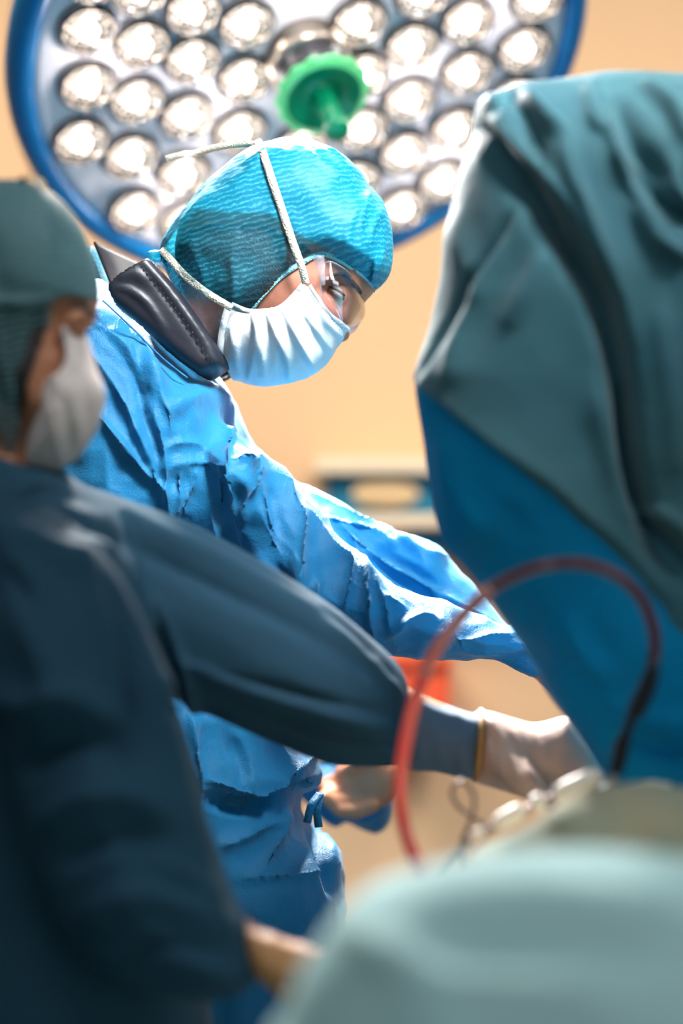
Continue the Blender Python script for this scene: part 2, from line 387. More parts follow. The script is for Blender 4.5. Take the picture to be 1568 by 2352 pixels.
def cap_mat(name, c1, c2, op_hi, op_lo):     # thin bouffant fabric: single layer shows what is under it, doubled layer hides it
    m = mat(name, c1, 0.55, spec=0.4); nt = m.node_tree; N = nt.nodes; L = nt.links; p = N['Principled BSDF']
    tc = N.new('ShaderNodeTexCoord'); mp = N.new('ShaderNodeMapping'); mp.inputs['Rotation'].default_value = (0, R_(14), 0)
    L.new(tc.outputs['Object'], mp.inputs['Vector'])
    wv = N.new('ShaderNodeTexWave'); wv.bands_direction = 'Z'; wv.inputs['Scale'].default_value = 52; wv.inputs['Distortion'].default_value = 5.5
    wv.inputs['Detail'].default_value = 3; wv.inputs['Detail Scale'].default_value = 1.6; L.new(mp.outputs[0], wv.inputs['Vector'])
    nz = N.new('ShaderNodeTexNoise'); nz.inputs['Scale'].default_value = 260; nz.inputs['Detail'].default_value = 4; L.new(tc.outputs['Object'], nz.inputs['Vector'])
    mu = N.new('ShaderNodeMath'); mu.operation = 'MULTIPLY'; L.new(wv.outputs['Fac'], mu.inputs[0]); L.new(nz.outputs['Fac'], mu.inputs[1])
    cr = N.new('ShaderNodeValToRGB'); cr.color_ramp.elements[0].position = 0.25; cr.color_ramp.elements[1].position = 0.6
    cr.color_ramp.elements[0].color = tuple(c1) + (1,); cr.color_ramp.elements[1].color = tuple(c2) + (1,)
    L.new(mu.outputs[0], cr.inputs[0]); L.new(cr.outputs[0], p.inputs['Base Color'])
    n2 = N.new('ShaderNodeTexNoise'); n2.inputs['Scale'].default_value = 34; n2.inputs['Detail'].default_value = 6; n2.noise_type = 'RIDGED_MULTIFRACTAL'; L.new(tc.outputs['Object'], n2.inputs['Vector'])
    b1 = N.new('ShaderNodeBump'); b1.inputs['Strength'].default_value = 0.28; b1.inputs['Distance'].default_value = 0.004; L.new(n2.outputs['Fac'], b1.inputs['Height'])
    b2 = N.new('ShaderNodeBump'); b2.inputs['Strength'].default_value = 0.3; b2.inputs['Distance'].default_value = 0.0008; L.new(mu.outputs[0], b2.inputs['Height']); L.new(b1.outputs[0], b2.inputs['Normal'])
    L.new(b2.outputs[0], p.inputs['Normal'])
    tr = N.new('ShaderNodeBsdfTranslucent'); L.new(cr.outputs[0], tr.inputs['Color']); L.new(b2.outputs[0], tr.inputs['Normal'])
    mx = N.new('ShaderNodeMixShader'); mx.inputs[0].default_value = 0.33; L.new(p.outputs[0], mx.inputs[1]); L.new(tr.outputs[0], mx.inputs[2])
    at = N.new('ShaderNodeAttribute'); at.attribute_name = 'layers'
    mr = N.new('ShaderNodeMapRange'); mr.inputs['To Min'].default_value = op_lo; mr.inputs['To Max'].default_value = op_hi; L.new(at.outputs['Fac'], mr.inputs['Value'])
    ad = N.new('ShaderNodeMath'); ad.operation = 'MULTIPLY_ADD'; ad.inputs[1].default_value = 0.35; L.new(mu.outputs[0], ad.inputs[0]); L.new(mr.outputs[0], ad.inputs[2]); ad.use_clamp = True
    tp = N.new('ShaderNodeBsdfTransparent'); m2 = N.new('ShaderNodeMixShader'); L.new(ad.outputs[0], m2.inputs[0])
    L.new(tp.outputs[0], m2.inputs[1]); L.new(mx.outputs[0], m2.inputs[2]); L.new(m2.outputs[0], N['Material Output'].inputs['Surface'])
    return m
M['cap'] = cap_mat('turquoise_cap_fabric', (0.0, 0.20, 0.32), (0.055, 0.36, 0.44), 0.92, 0.25)
M['cap_dim'] = cap_mat('dimmed_cap_fabric', (0.11, 0.24, 0.27), (0.2, 0.34, 0.34), 0.97, 0.55)  # cap colour darkened and greyed to stand in for weaker light
def set_layers(o, vals):
    a = o.data.attributes.new('layers', 'FLOAT', 'POINT'); a.data.foreach_set('value', np.asarray(vals, np.float32))

# ---------------------------------------------------------------- the room
M['wall'] = mat('warm_tan_wall_paint', s2l(224, 188, 150), 0.85, spec=0.2, bump=[(120, 0.1, 0.001)])
M['wall2'] = mat('pale_wall_paint', s2l(190, 205, 210), 0.85, spec=0.2)
M['floor'] = mat('grey_vinyl_floor', s2l(120, 135, 140), 0.45, vary=(8, 0.5, s2l(135, 150, 155)))
X0, X1, Y0, Y1, ZC = -2.7, 2.7, -1.3, 4.55, 2.95
def wallbox(name, a, m): V, Fc = box(*a); return struct(mesh_obj(name, V, Fc, m, smooth=False))
wallbox('wall_back', (X0, X1, Y1, Y1 + 0.12, 0, ZC), M['wall'])
wallbox('wall_left', (X0 - 0.12, X0, Y0, Y1, 0, ZC), M['wall2'])
wallbox('wall_right', (X1, X1 + 0.12, Y0, Y1, 0, ZC), M['wall2'])
wallbox('wall_front', (X0, X1, Y0 - 0.12, Y0, 0, ZC), M['wall2'])
wallbox('floor', (X0, X1, Y0, Y1, -0.1, 0), M['floor'])
wallbox('ceiling', (X0, X1, Y0, Y1, ZC, ZC + 0.1), M['wall2'])

# ---------------------------------------------------------------- things on the back wall
def wbox(name, px0, px1, py0, py1, d0, d1, m, parent, bv=0.004):
    a, b = W(px0, py1, d0), W(px1, py0, d0)
    V, Fc = box(a[0], b[0], a[1], Y1 - 0.0004 if d1 > 4.47 else a[1] + d1 - d0, a[2], b[2])
    return bevel(mesh_obj(name, V, Fc, m, parent, smooth=False), bv)
M['shelf'] = mat('cream_laminate', s2l(232, 214, 186), 0.5)
M['box_blue'] = mat('teal_blue_carton', (0.0, 0.16, 0.28), 0.55)
M['paper'] = mat('cream_tissue', s2l(240, 208, 160), 0.9)
M['orange'] = mat('orange_plastic', (0.85, 0.1, 0.03), 0.4)
DW = 4.36
c = W(880, 1235, DW)
t = thing('wall_shelf', 'cream wall shelf behind the blue glove box, between the surgeon and the hanging drape', 'shelf', tuple(c))
wbox('top_board', 722, 1210, 1050, 1088, DW - 0.03, DW + 0.13, M['shelf'], t)
wbox('bottom_board', 758, 1210, 1181, 1212, DW - 0.03, DW + 0.13, M['shelf'], t)
wbox('bracket', 800, 812, 1212, 1260, DW + 0.02, DW + 0.13, M['shelf'], t)
wbox('bracket', 1120, 1132, 1212, 1260, DW + 0.02, DW + 0.13, M['shelf'], t)
t = thing('glove_box', 'flat teal blue carton with an oval cream opening, on the wall shelf', 'box', tuple(W(880, 1180, DW)))
wbox('carton', 750, 1010, 1090, 1180, DW, DW + 0.12, M['box_blue'], t)
q = P3([(885 + 76 * math.cos(a), 1134 + 34 * math.sin(a)) for a in np.linspace(0, 2 * math.pi, 40, endpoint=False)], DW - 0.002)
V = list(toW(q)) + list(toW(q + [0, 0, -0.004])); n = 40
Fc = [(j, (j + 1) % n, n + (j + 1) % n, n + j) for j in range(n)] + [tuple(range(n, 2 * n))]
mesh_obj('opening', V, Fc, M['paper'], t)
t = thing('storage_drawer_unit', 'teal cabinet block under the wall shelf', 'cabinet', tuple(W(900, 1260, DW)))
wbox('body', 940, 1210, 1214, 1262, DW + 0.02, DW + 0.12, M['box_blue'], t)
t = thing('sharps_bin', 'orange red plastic bin fixed low on the tan back wall', 'bin', tuple(W(950, 1700, DW)))
wbox('bin_body', 860, 1034, 1530, 1705, DW - 0.06, DW + 0.12, M['orange'], t, 0.01)
wbox('lid', 852, 1040, 1505, 1532, DW - 0.07, DW + 0.12, M['orange'], t, 0.006)
V, Fc = tube(toW(catmull(P3([(60, -260), (42, -60), (27, 60), (22, 160), (28, 250), (50, 330), (90, 420)], 3.7), 10)), 0.0035)
tag(mesh_obj('hanging_cable', V, Fc, M['dark_metal']), 'thin dark cable curving down beside the blue lamp rim', 'cable')

# ---------------------------------------------------------------- theatre lamp
LC = W(700, 122, 3.3)
nc = np.array([0.263, -0.714, -0.649]); nc /= np.linalg.norm(nc)
LN = nc[0] * RT + nc[1] * UP + nc[2] * FW
zq = Vector(LN); xq = Vector((0.908, 0, 0.0)) ; xq = (xq - zq * xq.dot(zq)).normalized(); yq = zq.cross(xq)
lamp = thing('operating_lamp', 'large round operating lamp with blue rim, many glowing glass lenses and a green handle', 'lamp', tuple(LC), world_children=False)
lamp.rotation_euler = Matrix((xq, yq, zq)).transposed().to_euler()
LM = Matrix.Translation(LC) @ Matrix((xq, yq, zq)).transposed().to_4x4(); LMI = LM.inverted()
M['rim'] = mat('blue_lamp_rim', (0.0, 0.16, 0.39), 0.35, spec=0.5, coat=0.2)
M['plate'] = mat('grey_white_lamp_face', (0.82, 0.75, 0.75), 0.4, spec=0.5)
M['lens'] = mat('lens_glass', (1, 1, 1), 0.02, trans=1.0, ior=1.46)
M['reflector'] = mat('faceted_reflector', (0.9, 0.8, 0.72), 0.08, metal=1.0, bump=[(150, 1.0, 0.012, 'vor')])
M['led'] = mat('lit_led', (1, 1, 1), 0.5, emis=(1, 0.97, 0.93), estr=26)
M['green'] = mat('green_handle_plastic', (0.0, 0.30, 0.13), 0.3, spec=0.5, translucent=0.25)
M['green_rim'] = mat('pale_green_clear_plastic', (0.3, 0.95, 0.45), 0.35, translucent=0.5)
V, Fc = lathe([(0.372, 0.004), (0.376, 0.012), (0.386, 0.016), (0.398, 0.012), (0.407, 0.0), (0.409, -0.02), (0.403, -0.045), (0.385, -0.06), (0.36, -0.066)], 160)
mesh_obj('rim', V, Fc, M['rim'], lamp)
V, Fc = lathe([(0.0005, 0.0), (0.36, 0.0), (0.373, 0.003), (0.374, -0.01)], 128); mesh_obj('face_plate', V, Fc, M['plate'], lamp)
V, Fc = lathe([(0.36, -0.064), (0.34, -0.085), (0.25, -0.11), (0.12, -0.125), (0.0005, -0.128)], 96)
mesh_obj('back_housing', V, Fc, M['plate'], lamp)
centres = [(200, 62), (322, 95), (438, 132), (557, 176), (200, 190), (312, 223), (428, 260), (546, 296), (184, 318), (299, 353), (418, 393), (307, 480), (424, 502),
           (318, -28), (440, 18), (562, 50), (690, 8), (196, -62), (560, -72), (820, 45), (941, 99), (1070, 42), (1197, 105), (1066, 160), (967, -22), (1228, -10), (935, 222), (831, 165),
           (1181, 222), (1042, 290), (925, 345), (1025, 418), (920, 472), (828, 290), (690, 330), (560, 415), (690, 452), (810, 410), (800, 530), (560, 540), (680, 575), (1095, -70), (830, -78), (690, -110), (440, -110), (318, -150), (960, -145), (1170, -150), (560, -190), (820, -200), (1080, -240), (690, -250), (430, -230), (950, -270), (1200, -35)]
def dome_prof(r, h, m=10): return [(max(r * math.sin(a), 0.0003), h * math.cos(a)) for a in np.linspace(math.pi / 2, 0, m)]
def cup_prof(r, d, m=8): return [(r * math.cos(a), 0.004 - d * math.sin(a)) for a in np.linspace(0, math.pi / 2 * 0.93, m)]
rl = 0.0385
Vd, Fd = lathe([(0.0003, 0.001), (rl * 0.5, 0.001), (rl * 0.97, 0.0015)] + dome_prof(rl, 0.032), 40)
Vs, Fs = lathe([(rl + 0.001, 0.003), (rl + 0.004, 0.005), (rl + 0.0048, 0.001)], 40)
Vr, Fr = lathe([(rl * 0.93, 0.0125), (rl * 0.86, 0.009), (rl * 0.72, 0.0055), (rl * 0.5, 0.003), (rl * 0.3, 0.0018), (0.0003, 0.0014)], 40)
Vl, Fl = lathe([(0.0092, 0.0016), (0.0092, 0.005), (0.008, 0.008), (0.005, 0.010), (0.0003, 0.0108)], 24)
proto = None; used = []
for (px, py) in centres:
    d = W(px, py, 1.0) - CAM; tt = np.dot(LC - CAM, LN) / np.dot(d, LN); pt = LMI @ Vector(CAM + d * tt)
    rr_ = math.hypot(pt.x, pt.y)
    if rr_ > 0.36: continue
    if rr_ > 0.334: pt = pt * (0.334 / rr_)
    if rr_ < 0.084: continue
    if any(math.hypot(pt.x - a, pt.y - b) < 0.058 for a, b in used): continue
    used.append((pt.x, pt.y))
    if proto is None:
        ln = mesh_obj('lens', Vd, Fd, M['lens'], lamp); rf = mesh_obj('reflector', Vr, Fr, M['reflector'], ln)
        led = mesh_obj('led', Vl, Fl, M['led'], ln); sk = mesh_obj('socket_ring', Vs, Fs, mat('socket_ring_grey', (0.3, 0.27, 0.28), 0.4), ln); proto = ln
    else:
        ln = proto.copy(); COL.objects.link(ln); ln.parent = lamp
        for ch in (rf, led, sk): c2 = ch.copy(); COL.objects.link(c2); c2.parent = ln
    ln.location = (pt.x, pt.y, 0.001)
# the lamp's own light, given off at the face between the lenses
for k in range(9):
    a = 2 * math.pi * k / 9; r = 0.27 if k % 2 else 0.17
    l = bpy.data.lights.new('lamp_beam', 'SPOT'); l.energy = 95; l.spot_size = R_(64); l.spot_blend = 0.6; l.shadow_soft_size = 0.02; l.color = (1, 0.97, 0.93)
    o = bpy.data.objects.new('lamp_beam', l); COL.objects.link(o); o.parent = lamp; o.location = (r * math.cos(a), r * math.sin(a), 0.04); o.rotation_euler = (math.pi, 0, 0)
for x, y in ((0, 0.12), (0.14, -0.06), (-0.14, -0.06), (0.0, -0.27), (0.27, 0.06), (-0.27, 0.06), (0.2, -0.22), (-0.2, -0.22), (0.17, 0.22), (-0.17, 0.22)):
    l = bpy.data.lights.new('lens_spill', 'POINT'); l.energy = 0.5; l.shadow_soft_size = 0.015; l.color = (1, 0.95, 0.95)
    o = bpy.data.objects.new('lens_spill', l); COL.objects.link(o); o.parent = lamp; o.location = (x, y, 0.055)
V, Fc = lathe([(0.058, 0.0), (0.0585, 0.02), (0.057, 0.032), (0.053, 0.04), (0.04, 0.041)], 64); mesh_obj('handle_mount', V, Fc, mat('satin_metal', (0.30, 0.25, 0.21), 0.35, metal=1.0), lamp)
V, Fc = lathe([(0.051, 0.04), (0.0495, 0.049), (0.051, 0.054), (0.048, 0.061), (0.0495, 0.07), (0.034, 0.084)], 64); mesh_obj('rubber_seal', V, Fc, M['black'], lamp)
V, Fc = lathe([(0.034, 0.082), (0.05, 0.090), (0.052, 0.102), (0.049, 0.104), (0.046, 0.097), (0.03, 0.092), (0.018, 0.093), (0.0155, 0.100), (0.0145, 0.125), (0.0135, 0.150)], 64)
hd = mesh_obj('handle_cover', V, Fc, M['green'], lamp)
V, Fc = lathe([(0.0135, 0.150), (0.0165, 0.156), (0.0165, 0.172), (0.014, 0.177), (0.0003, 0.178)], 40); mesh_obj('handle_tip', V, Fc, M['green'], hd)
V, Fc = lathe([(0.049, 0.092), (0.060, 0.088), (0.0645, 0.093), (0.061, 0.100), (0.051, 0.1025)], 96, wob=lambda k, a: 0.03 * math.cos(14 * a) if k in (1, 2, 3) else 0)
mesh_obj('splash_guard', V, Fc, M['green_rim'], hd)
# arm that carries it
V, Fc = tube([(0, 0, -0.12), (0, 0, -0.2), (0.05, 0.1, -0.26), (0.1, 0.25, -0.28)], 0.028, 16); mesh_obj('yoke', V, Fc, M['shelf'], lamp)
p0 = LM @ Vector((0.1, 0.25, -0.28)); 
V, Fc = tube([tuple(LMI @ Vector(p)) for p in (tuple(p0), (p0.x + 0.1, p0.y + 0.15, p0.z + 0.15), (p0.x + 0.1, p0.y + 0.15, ZC - 0.01))], 0.03, 16)
mesh_obj('ceiling_arm', V, Fc, M['shelf'], lamp)

# ---------------------------------------------------------------- people: shared pieces
def legs(g, hipc, d, k=0.03):                # two legs down to the floor; hipc = (u, v), floor at v = -1.25
    u, v = hipc
    fl = -1.25 + d * math.tan(-PITCH) + 0.02
    for s in (-1, 1):
        hip = (u, v, d + s * 0.07); kn = (u + 0.02, (v + fl) / 2 + 0.02, d + s * 0.08); an = (u, fl + 0.07, d + s * 0.1)
        g.cap(hip, kn, 0.07, 0.052, k); g.cap(kn, an, 0.056, 0.038, k)
        g.cap((u - 0.03, fl + 0.035, d + s * 0.1), (u + 0.15, fl + 0.03, d + s * 0.11), 0.035, 0.03, 0.02)
def c3(px, py, d): return P3([(px, py, d)])[0]
def hand(g, wr, fwd, nrm, size=1.0, curl=0.5, thumb=1, k=0.006, grow=0.0):
    """palm, four bent fingers of unequal length and a thumb from the side of the palm"""
    wr, f, n = np.array(wr, float), np.array(fwd, float), np.array(nrm, float)
    f /= np.linalg.norm(f); n -= f * (n @ f); n /= np.linalg.norm(n); s = np.cross(f, n)
    for j in range(4):
        off = (j - 1.5) * 0.020 * size; base = wr + f * (0.085 - 0.004 * abs(j - 1.2)) * size + s * off
        g.cap(wr + s * off * 0.6 + f * 0.008, base, 0.014 * size + grow, 0.0105 * size + grow, 0.010)
        L = (0.070, 0.080, 0.074, 0.058)[j] * size; p = base; ang = 0
        for seg, fr in enumerate((0.45, 0.31, 0.24)):
            ang += curl * (0.9, 1.1, 0.8)[seg] * (1 + 0.08 * j); dr = f * math.cos(ang) + n * math.sin(ang)
            q = p + dr * L * fr; g.cap(p, q, (0.0098, 0.0088, 0.008)[seg] * size + grow, (0.009, 0.0082, 0.0068)[seg] * size + grow, 0.003); p = q
    b = wr + f * 0.022 * size - s * 0.026 * size * thumb; a = b + (f * 0.6 - s * 0.75 * thumb + n * 0.35) * 0.042 * size; c = a + (f * 0.85 - s * 0.2 * thumb + n * 0.4) * 0.032 * size
    g.cap(b, a, 0.0145 * size + grow, 0.0115 * size + grow, 0.01); g.cap(a, c, 0.011 * size + grow, 0.0085 * size + grow, 0.003)

# ================================================================ the surgeon in focus
D0 = 2.75
head_poly = [(850, 520), (860, 575), (858, 630), (850, 664), (842, 684), (834, 700), (822, 720), (806, 744), (790, 764), (780, 776), (772, 780), (766, 797), (752, 812), (735, 832), (705, 852), (672, 860),
             (635, 840), (585, 800), (530, 770), (470, 720), (415, 640), (402, 560), (432, 470), (495, 398), (590, 352), (690, 345), (775, 380), (828, 445)]
HB = Blob(head_poly, D0, 0.079, 0.088, 0.02)
root = thing('person', 'surgeon in blue gown, turquoise cap, white mask and clear goggles, head bowed beneath the lamp', 'person', (-0.12, 2.88, 0.0))
SURG = root
g = Grid(axis((-0.36, -0.16, 0.009), (-0.16, -0.04, 0.004), (-0.04, 0.05, 0.002), (0.05, 0.52, 0.009)), axis((-1.32, -0.35, 0.012), (-0.35, 0.12, 0.009), (0.12, 0.19, 0.004), (0.19, 0.29, 0.002), (0.29, 0.44, 0.005)), axis((2.45, 2.62, 0.010), (2.62, 2.88, 0.003), (2.88, 3.15, 0.010)))
g.blob(HB)
g.cap(c3(570, 700, D0), c3(400, 780, D0 + 0.02), 0.045, 0.045, 0.03)                         # neck
sh_n, sh_f = c3(330, 1010, 2.70), c3(370, 1000, 2.93)
g.cap(sh_n, sh_f, 0.055, 0.055, 0.04); g.cap(c3(310, 1080, 2.82), c3(370, 1550, 2.84), 0.088, 0.10, 0.05); g.cap(c3(370, 1550, 2.84), c3(480, 2050, 2.84), 0.10, 0.11, 0.05)
for s_, el, wr_ in ((sh_n, c3(680, 1350, 2.685), c3(1150, 1480, 2.67)), (sh_f, c3(720, 1205, 2.89), c3(1150, 1462, 2.88))):
    g.cap(s_, el, 0.042, 0.030, 0.03); g.cap(el, wr_, 0.029, 0.012, 0.02)
g.cap(c3(1150, 1476, 2.67), c3(1290, 1540, 2.67), 0.016, 0.022, 0.01); g.cap(c3(1150, 1462, 2.88), c3(1290, 1560, 2.88), 0.012, 0.02, 0.01)
hand(g, c3(1290, 1540, 2.67), (0.8, -0.45, 0), (-0.2, -0.9, 0.1), 1.0, 0.45, 1); hand(g, c3(1290, 1540, 2.88), (0.8, -0.5, -0.1), (-0.2, -0.9, 0), 1.0, 0.4, -1)
legs(g, (-0.13, -0.45), 2.84)
# eye sockets, brow ridges, nose wings on both sides
def sym(fn, px, py, off, *a, **k):
    for s in (-1, 1): fn(c3(px, py, D0) + np.array([0, 0, s * off]), *a, **k)
eye = P3([(772, 676)], 2.69)[0]; EYW = float(HB.front(eye[0], eye[1])); EYR = 0.0135; EYD = 0.0145
for s in (-1, 1):
    g.ell((eye[0] + 0.002, eye[1] - 0.001, D0 + s * (D0 - EYW + 0.004)), (0.021, 0.018, 0.017), 0.008, sub=True)
    g.ell((eye[0], eye[1], D0 + s * (D0 - EYW - EYD)), (EYR, EYR, EYR), 0.002)
for s in (-1, 1):
    g.cap(c3(838, 658, D0) + [0, 0, s * 0.008], c3(800, 640, D0) + [0, 0, s * 0.052], 0.008, 0.006, 0.014)
    g.cap(c3(768, 728, D0) + [0, 0, s * 0.038], c3(728, 712, D0) + [0, 0, s * 0.058], 0.010, 0.010, 0.014)
    g.cap(c3(786, 768, D0) + [0, 0, s * 0.004], c3(774, 768, D0) + [0, 0, s * 0.014], 0.007, 0.007, 0.008)
V, Q = g.mesh(3)
out('body', V, Q, M['skin'], root, subd=1)
# brows, and lashes on the nearly shut lids
def on_eye(pts, s, off=0.0006):
    q = P3(pts, 2.69)[:, :2]; q = catmull(q, 5); rr = EYR + 0.0008 + off; dz = np.sqrt(np.clip(rr * rr - (q[:, 0] - eye[0]) ** 2 - (q[:, 1] - eye[1]) ** 2, 1e-7, None)); return np.c_[q, D0 + s * (D0 - EYW - EYD + dz)]
def on_head(pts, s, off):
    pp = catmull(np.array(pts, float), 6); q = P3(pp, 2.69); f = HB.front(q[:, 0], q[:, 1], off); q[:, 2] = f if s < 0 else 2 * D0 - f; return q
for s in (-1, 1):
    q = on_eye([(754, 662), (764, 672), (776, 681), (788, 686)], s); V, Fc = tube(toW(q), np.linspace(0.0014, 0.0022, len(q))); mesh_obj('eyelashes', V, Fc, M['hair'], root)
    q = on_eye([(752, 656), (764, 660), (780, 668), (792, 678)], s, 0.0002); V, Fc = tube(toW(q), 0.0009); mesh_obj('lid_crease_shade', V, Fc, M['hair'], root)  # dark strand on the lid, stands in for shade in the crease
    q = on_head([(764, 634), (782, 630), (800, 638), (816, 654), (826, 668)], s, 0.0022); V, Fc = tube(toW(q), np.linspace(0.0012, 0.0032, len(q))); mesh_obj('eyebrow', V, Fc, M['hair'], root)
# hair under the single layer of the cap
hair_poly = [(700, 585), (640, 640), (600, 690), (560, 740), (500, 800), (440, 770), (385, 660), (392, 560), (440, 515), (520, 515), (600, 520), (660, 540), (720, 580)]
g = Grid(axis((-0.22, 0.0, 0.004)), axis((0.17, 0.36, 0.004)), axis((2.63, 2.87, 0.006)))
g.blob(Blob([(x, y) for x, y in head_poly], D0, 0.083, 0.088, 0.01))
V, Q = g.mesh(2); hp = catmull(P3(hair_poly, 2.67)[:, :2], 4, True)
V, Q = clip_mesh(V, Q, lambda u, v: poly_sd(u, v, hp), 0.004)
out('hair', V, Q, M['hair'], root)
# ---- cap
cap_out = [(880, 468), (897, 520), (902, 575), (895, 628), (862, 668), (820, 700), (700, 760), (560, 850), (515, 842), (480, 800), (440, 745), (400, 665), (378, 615), (368, 575), (382, 535), (430, 470), (490, 405), (556, 350), (610, 328), (690, 318), (760, 340), (815, 380), (845, 425)]
keep = [(859, 666, 2.75), (846, 648, 2.73), (828, 631, 2.71), (805, 616, 2.69), (775, 598), (744, 585), (722, 588), (700, 600), (672, 617), (645, 636), (620, 660), (600, 682), (583, 704), (571, 718), (540, 740), (513, 790), (496, 846), (480, 862), (430, 800), (300, 700), (300, 300), (950, 280), (960, 640, 2.75)]
CB = Blob(cap_out, D0, 0.098, 0.075, 0.01)
hk = P3(keep, 2.672)[:, :2]
g = Grid(axis((-0.24, 0.08, 0.0026)), axis((0.14, 0.46, 0.0026)), axis((2.60, 2.90, 0.005)))
CB.T = 0.098
g.blob(CB)
V, Q = g.mesh(3)
V, Q = clip_mesh(V, Q, lambda u, v: poly_sd(u, v, hk), 0.003)
cf = [([(500, 860), (540, 700), (535, 600), (545, 535)], 12, 7, 'v'), ([(500, 840), (478, 720), (470, 640), (440, 560)], 12, 5), ([(455, 790), (440, 700), (420, 640)], 10, 5), ([(430, 520), (480, 470), (560, 430)], 20, 3),
      ([(850, 430), (835, 480), (825, 530), (845, 570)], 8, 5, 'v'), ([(880, 470), (855, 520), (850, 560)], 8, 4), ([(730, 340), (770, 365), (810, 385)], 7, 5, 'v'), ([(740, 330), (765, 350), (790, 360)], 6, 5, 'v'), ([(700, 350), (745, 380), (800, 420)], 9, 3),
      ([(560, 370), (620, 345), (660, 350)], 7, 4, 'v'), ([(390, 560), (430, 500), (480, 440)], 14, 4), ([(610, 330), (600, 360), (570, 400)], 9, 3), ([(820, 470), (800, 530), (790, 590)], 10, 3), ([(885, 560), (870, 600), (850, 640)], 9, 3), ([(400, 610), (440, 640), (480, 700)], 10, 4)]
V = fold(V, Q, 2.68, cf)
hug_poly = P3(keep[:15] + [(640, 900, 2.69), (1000, 900)], 2.69)[:, :2]
V = (lambda VV: (lambda sd, fr: np.c_[VV[:, :2], np.where(VV[:, 2] < D0, VV[:, 2] * (1 - sd) + fr * sd, VV[:, 2] * (1 - sd) + (2 * D0 - fr) * sd)])(np.clip(1 + poly_sd(VV[:, 0], VV[:, 1], hug_poly) / 0.022, 0, 1) ** 2 * (poly_sd(VV[:, 0], VV[:, 1], HB.P) > 0.002), HB.front(VV[:, 0], VV[:, 1], 0.0025)))(V)
V = V + normals(V, Q) * (vnoise(V, 45, 5) * 0.0012 + vnoise(V, 110, 6) * 0.0006)[:, None]
single = catmull(P3([(460, 498), (540, 508), (620, 512), (660, 540), (720, 578), (770, 600), (730, 700), (560, 900), (420, 860), (330, 640), (400, 560)], D0)[:, :2], 1, True)
lay = np.clip(0.5 - poly_sd(V[:, 0], V[:, 1], single) / 0.004, 0, 1)
lay = np.clip(lay + 0.25 * np.clip(vnoise(V, 30, 9) * 2, 0, 1), 0, 1)
o = out('bouffant_cap', V, Q, M['cap'], root); set_layers(o, lay)
def on(B, pts, off=0.001, n=6, mirror=False):         # points px -> curve lying on the near face of a blob
    pp = catmull(np.array([(p[0], p[1]) for p in pts], float), n); dd = np.full(len(pp), B.pl[2] if B.pl[0] == 0 else D0)
    for _ in range(6): q = np.c_[(pp[:, 0] - 784) / F * dd, (1176 - pp[:, 1]) / F * dd]; dd = 0.5 * dd + 0.5 * B.front(q[:, 0], q[:, 1])
    e = 0.003; fu = (B.front(q[:, 0] + e, q[:, 1]) - B.front(q[:, 0] - e, q[:, 1])) / (2 * e); fv = (B.front(q[:, 0], q[:, 1] + e) - B.front(q[:, 0], q[:, 1] - e)) / (2 * e)
    nn = np.c_[fu, fv, -np.ones(len(fu))]; nn /= np.linalg.norm(nn, axis=1, keepdims=True); q = q + nn[:, :2] * off; dd = dd + nn[:, 2] * off
    if mirror: dd = 2 * B.mid(q[:, 0], q[:, 1]) - dd
    return np.c_[q, dd]
edge = [(859, 666), (846, 648), (828, 631), (805, 616), (775, 598), (744, 585), (722, 588), (700, 600), (672, 617), (645, 636), (620, 660), (600, 682), (583, 704), (571, 716)]
e1, e2 = on(HB, edge, 0.003), on(HB, edge, 0.003, mirror=True)
V, Fc = ribbon(toW(np.concatenate([e2[::-1], e1])), np.tile(toW([[0, 1, 0]])[0] - CAM, (len(e1) * 2, 1)), 0.0055, 0.002); mesh_obj('cap_elastic', V, Fc, M['stitch'], root)
# loose tail of the cap behind the neck
g = Grid(axis((-0.24, -0.13, 0.003)), axis((0.19, 0.31, 0.003)), axis((2.62, 2.88, 0.005)))
tb = Blob([(338, 583), (360, 575), (400, 590), (412, 640), (440, 720), (430, 730), (400, 660), (372, 612), (350, 605)], D0, 0.06, 0.04, 0.01); g.blob(tb)
V, Q = g.mesh(2); V = fold(V, Q, D0, [([(350, 590), (385, 600), (400, 640)], 6, 4), ([(370, 585), (405, 620)], 6, 3)]); o = out('cap_tail', V, Q, M['cap'], root); set_layers(o, np.full(len(V), 0.7))
# ---- mask
mask_out = [(797, 760), (772, 800), (746, 838), (706, 866), (660, 879), (602, 887), (555, 876), (500, 860), (468, 800), (480, 720), (530, 665), (590, 640), (690, 610), (760, 640), (790, 700)]
mk_keep = [(799, 757, 2.75), (770, 738, 2.70), (748, 722), (728, 694), (712, 668), (703, 651), (688, 664), (672, 684), (652, 703), (632, 713), (605, 716), (572, 716), (545, 706), (532, 700), (524, 722), (511, 780), (507, 812), (512, 836), (524, 858), (556, 905), (700, 920), (850, 800)]
MB = Blob(mask_out, D0, 0.092, 0.07, 0.01)
mk = P3(mk_keep, 2.675)[:, :2]
g = Grid(axis((-0.16, 0.03, 0.0022)), axis((0.12, 0.30, 0.0022)), axis((2.63, 2.87, 0.005)))
g.blob(MB); V, Q = g.mesh(3)
V, Q = clip_mesh(V, Q, lambda u, v: poly_sd(u, v, mk), 0.003)
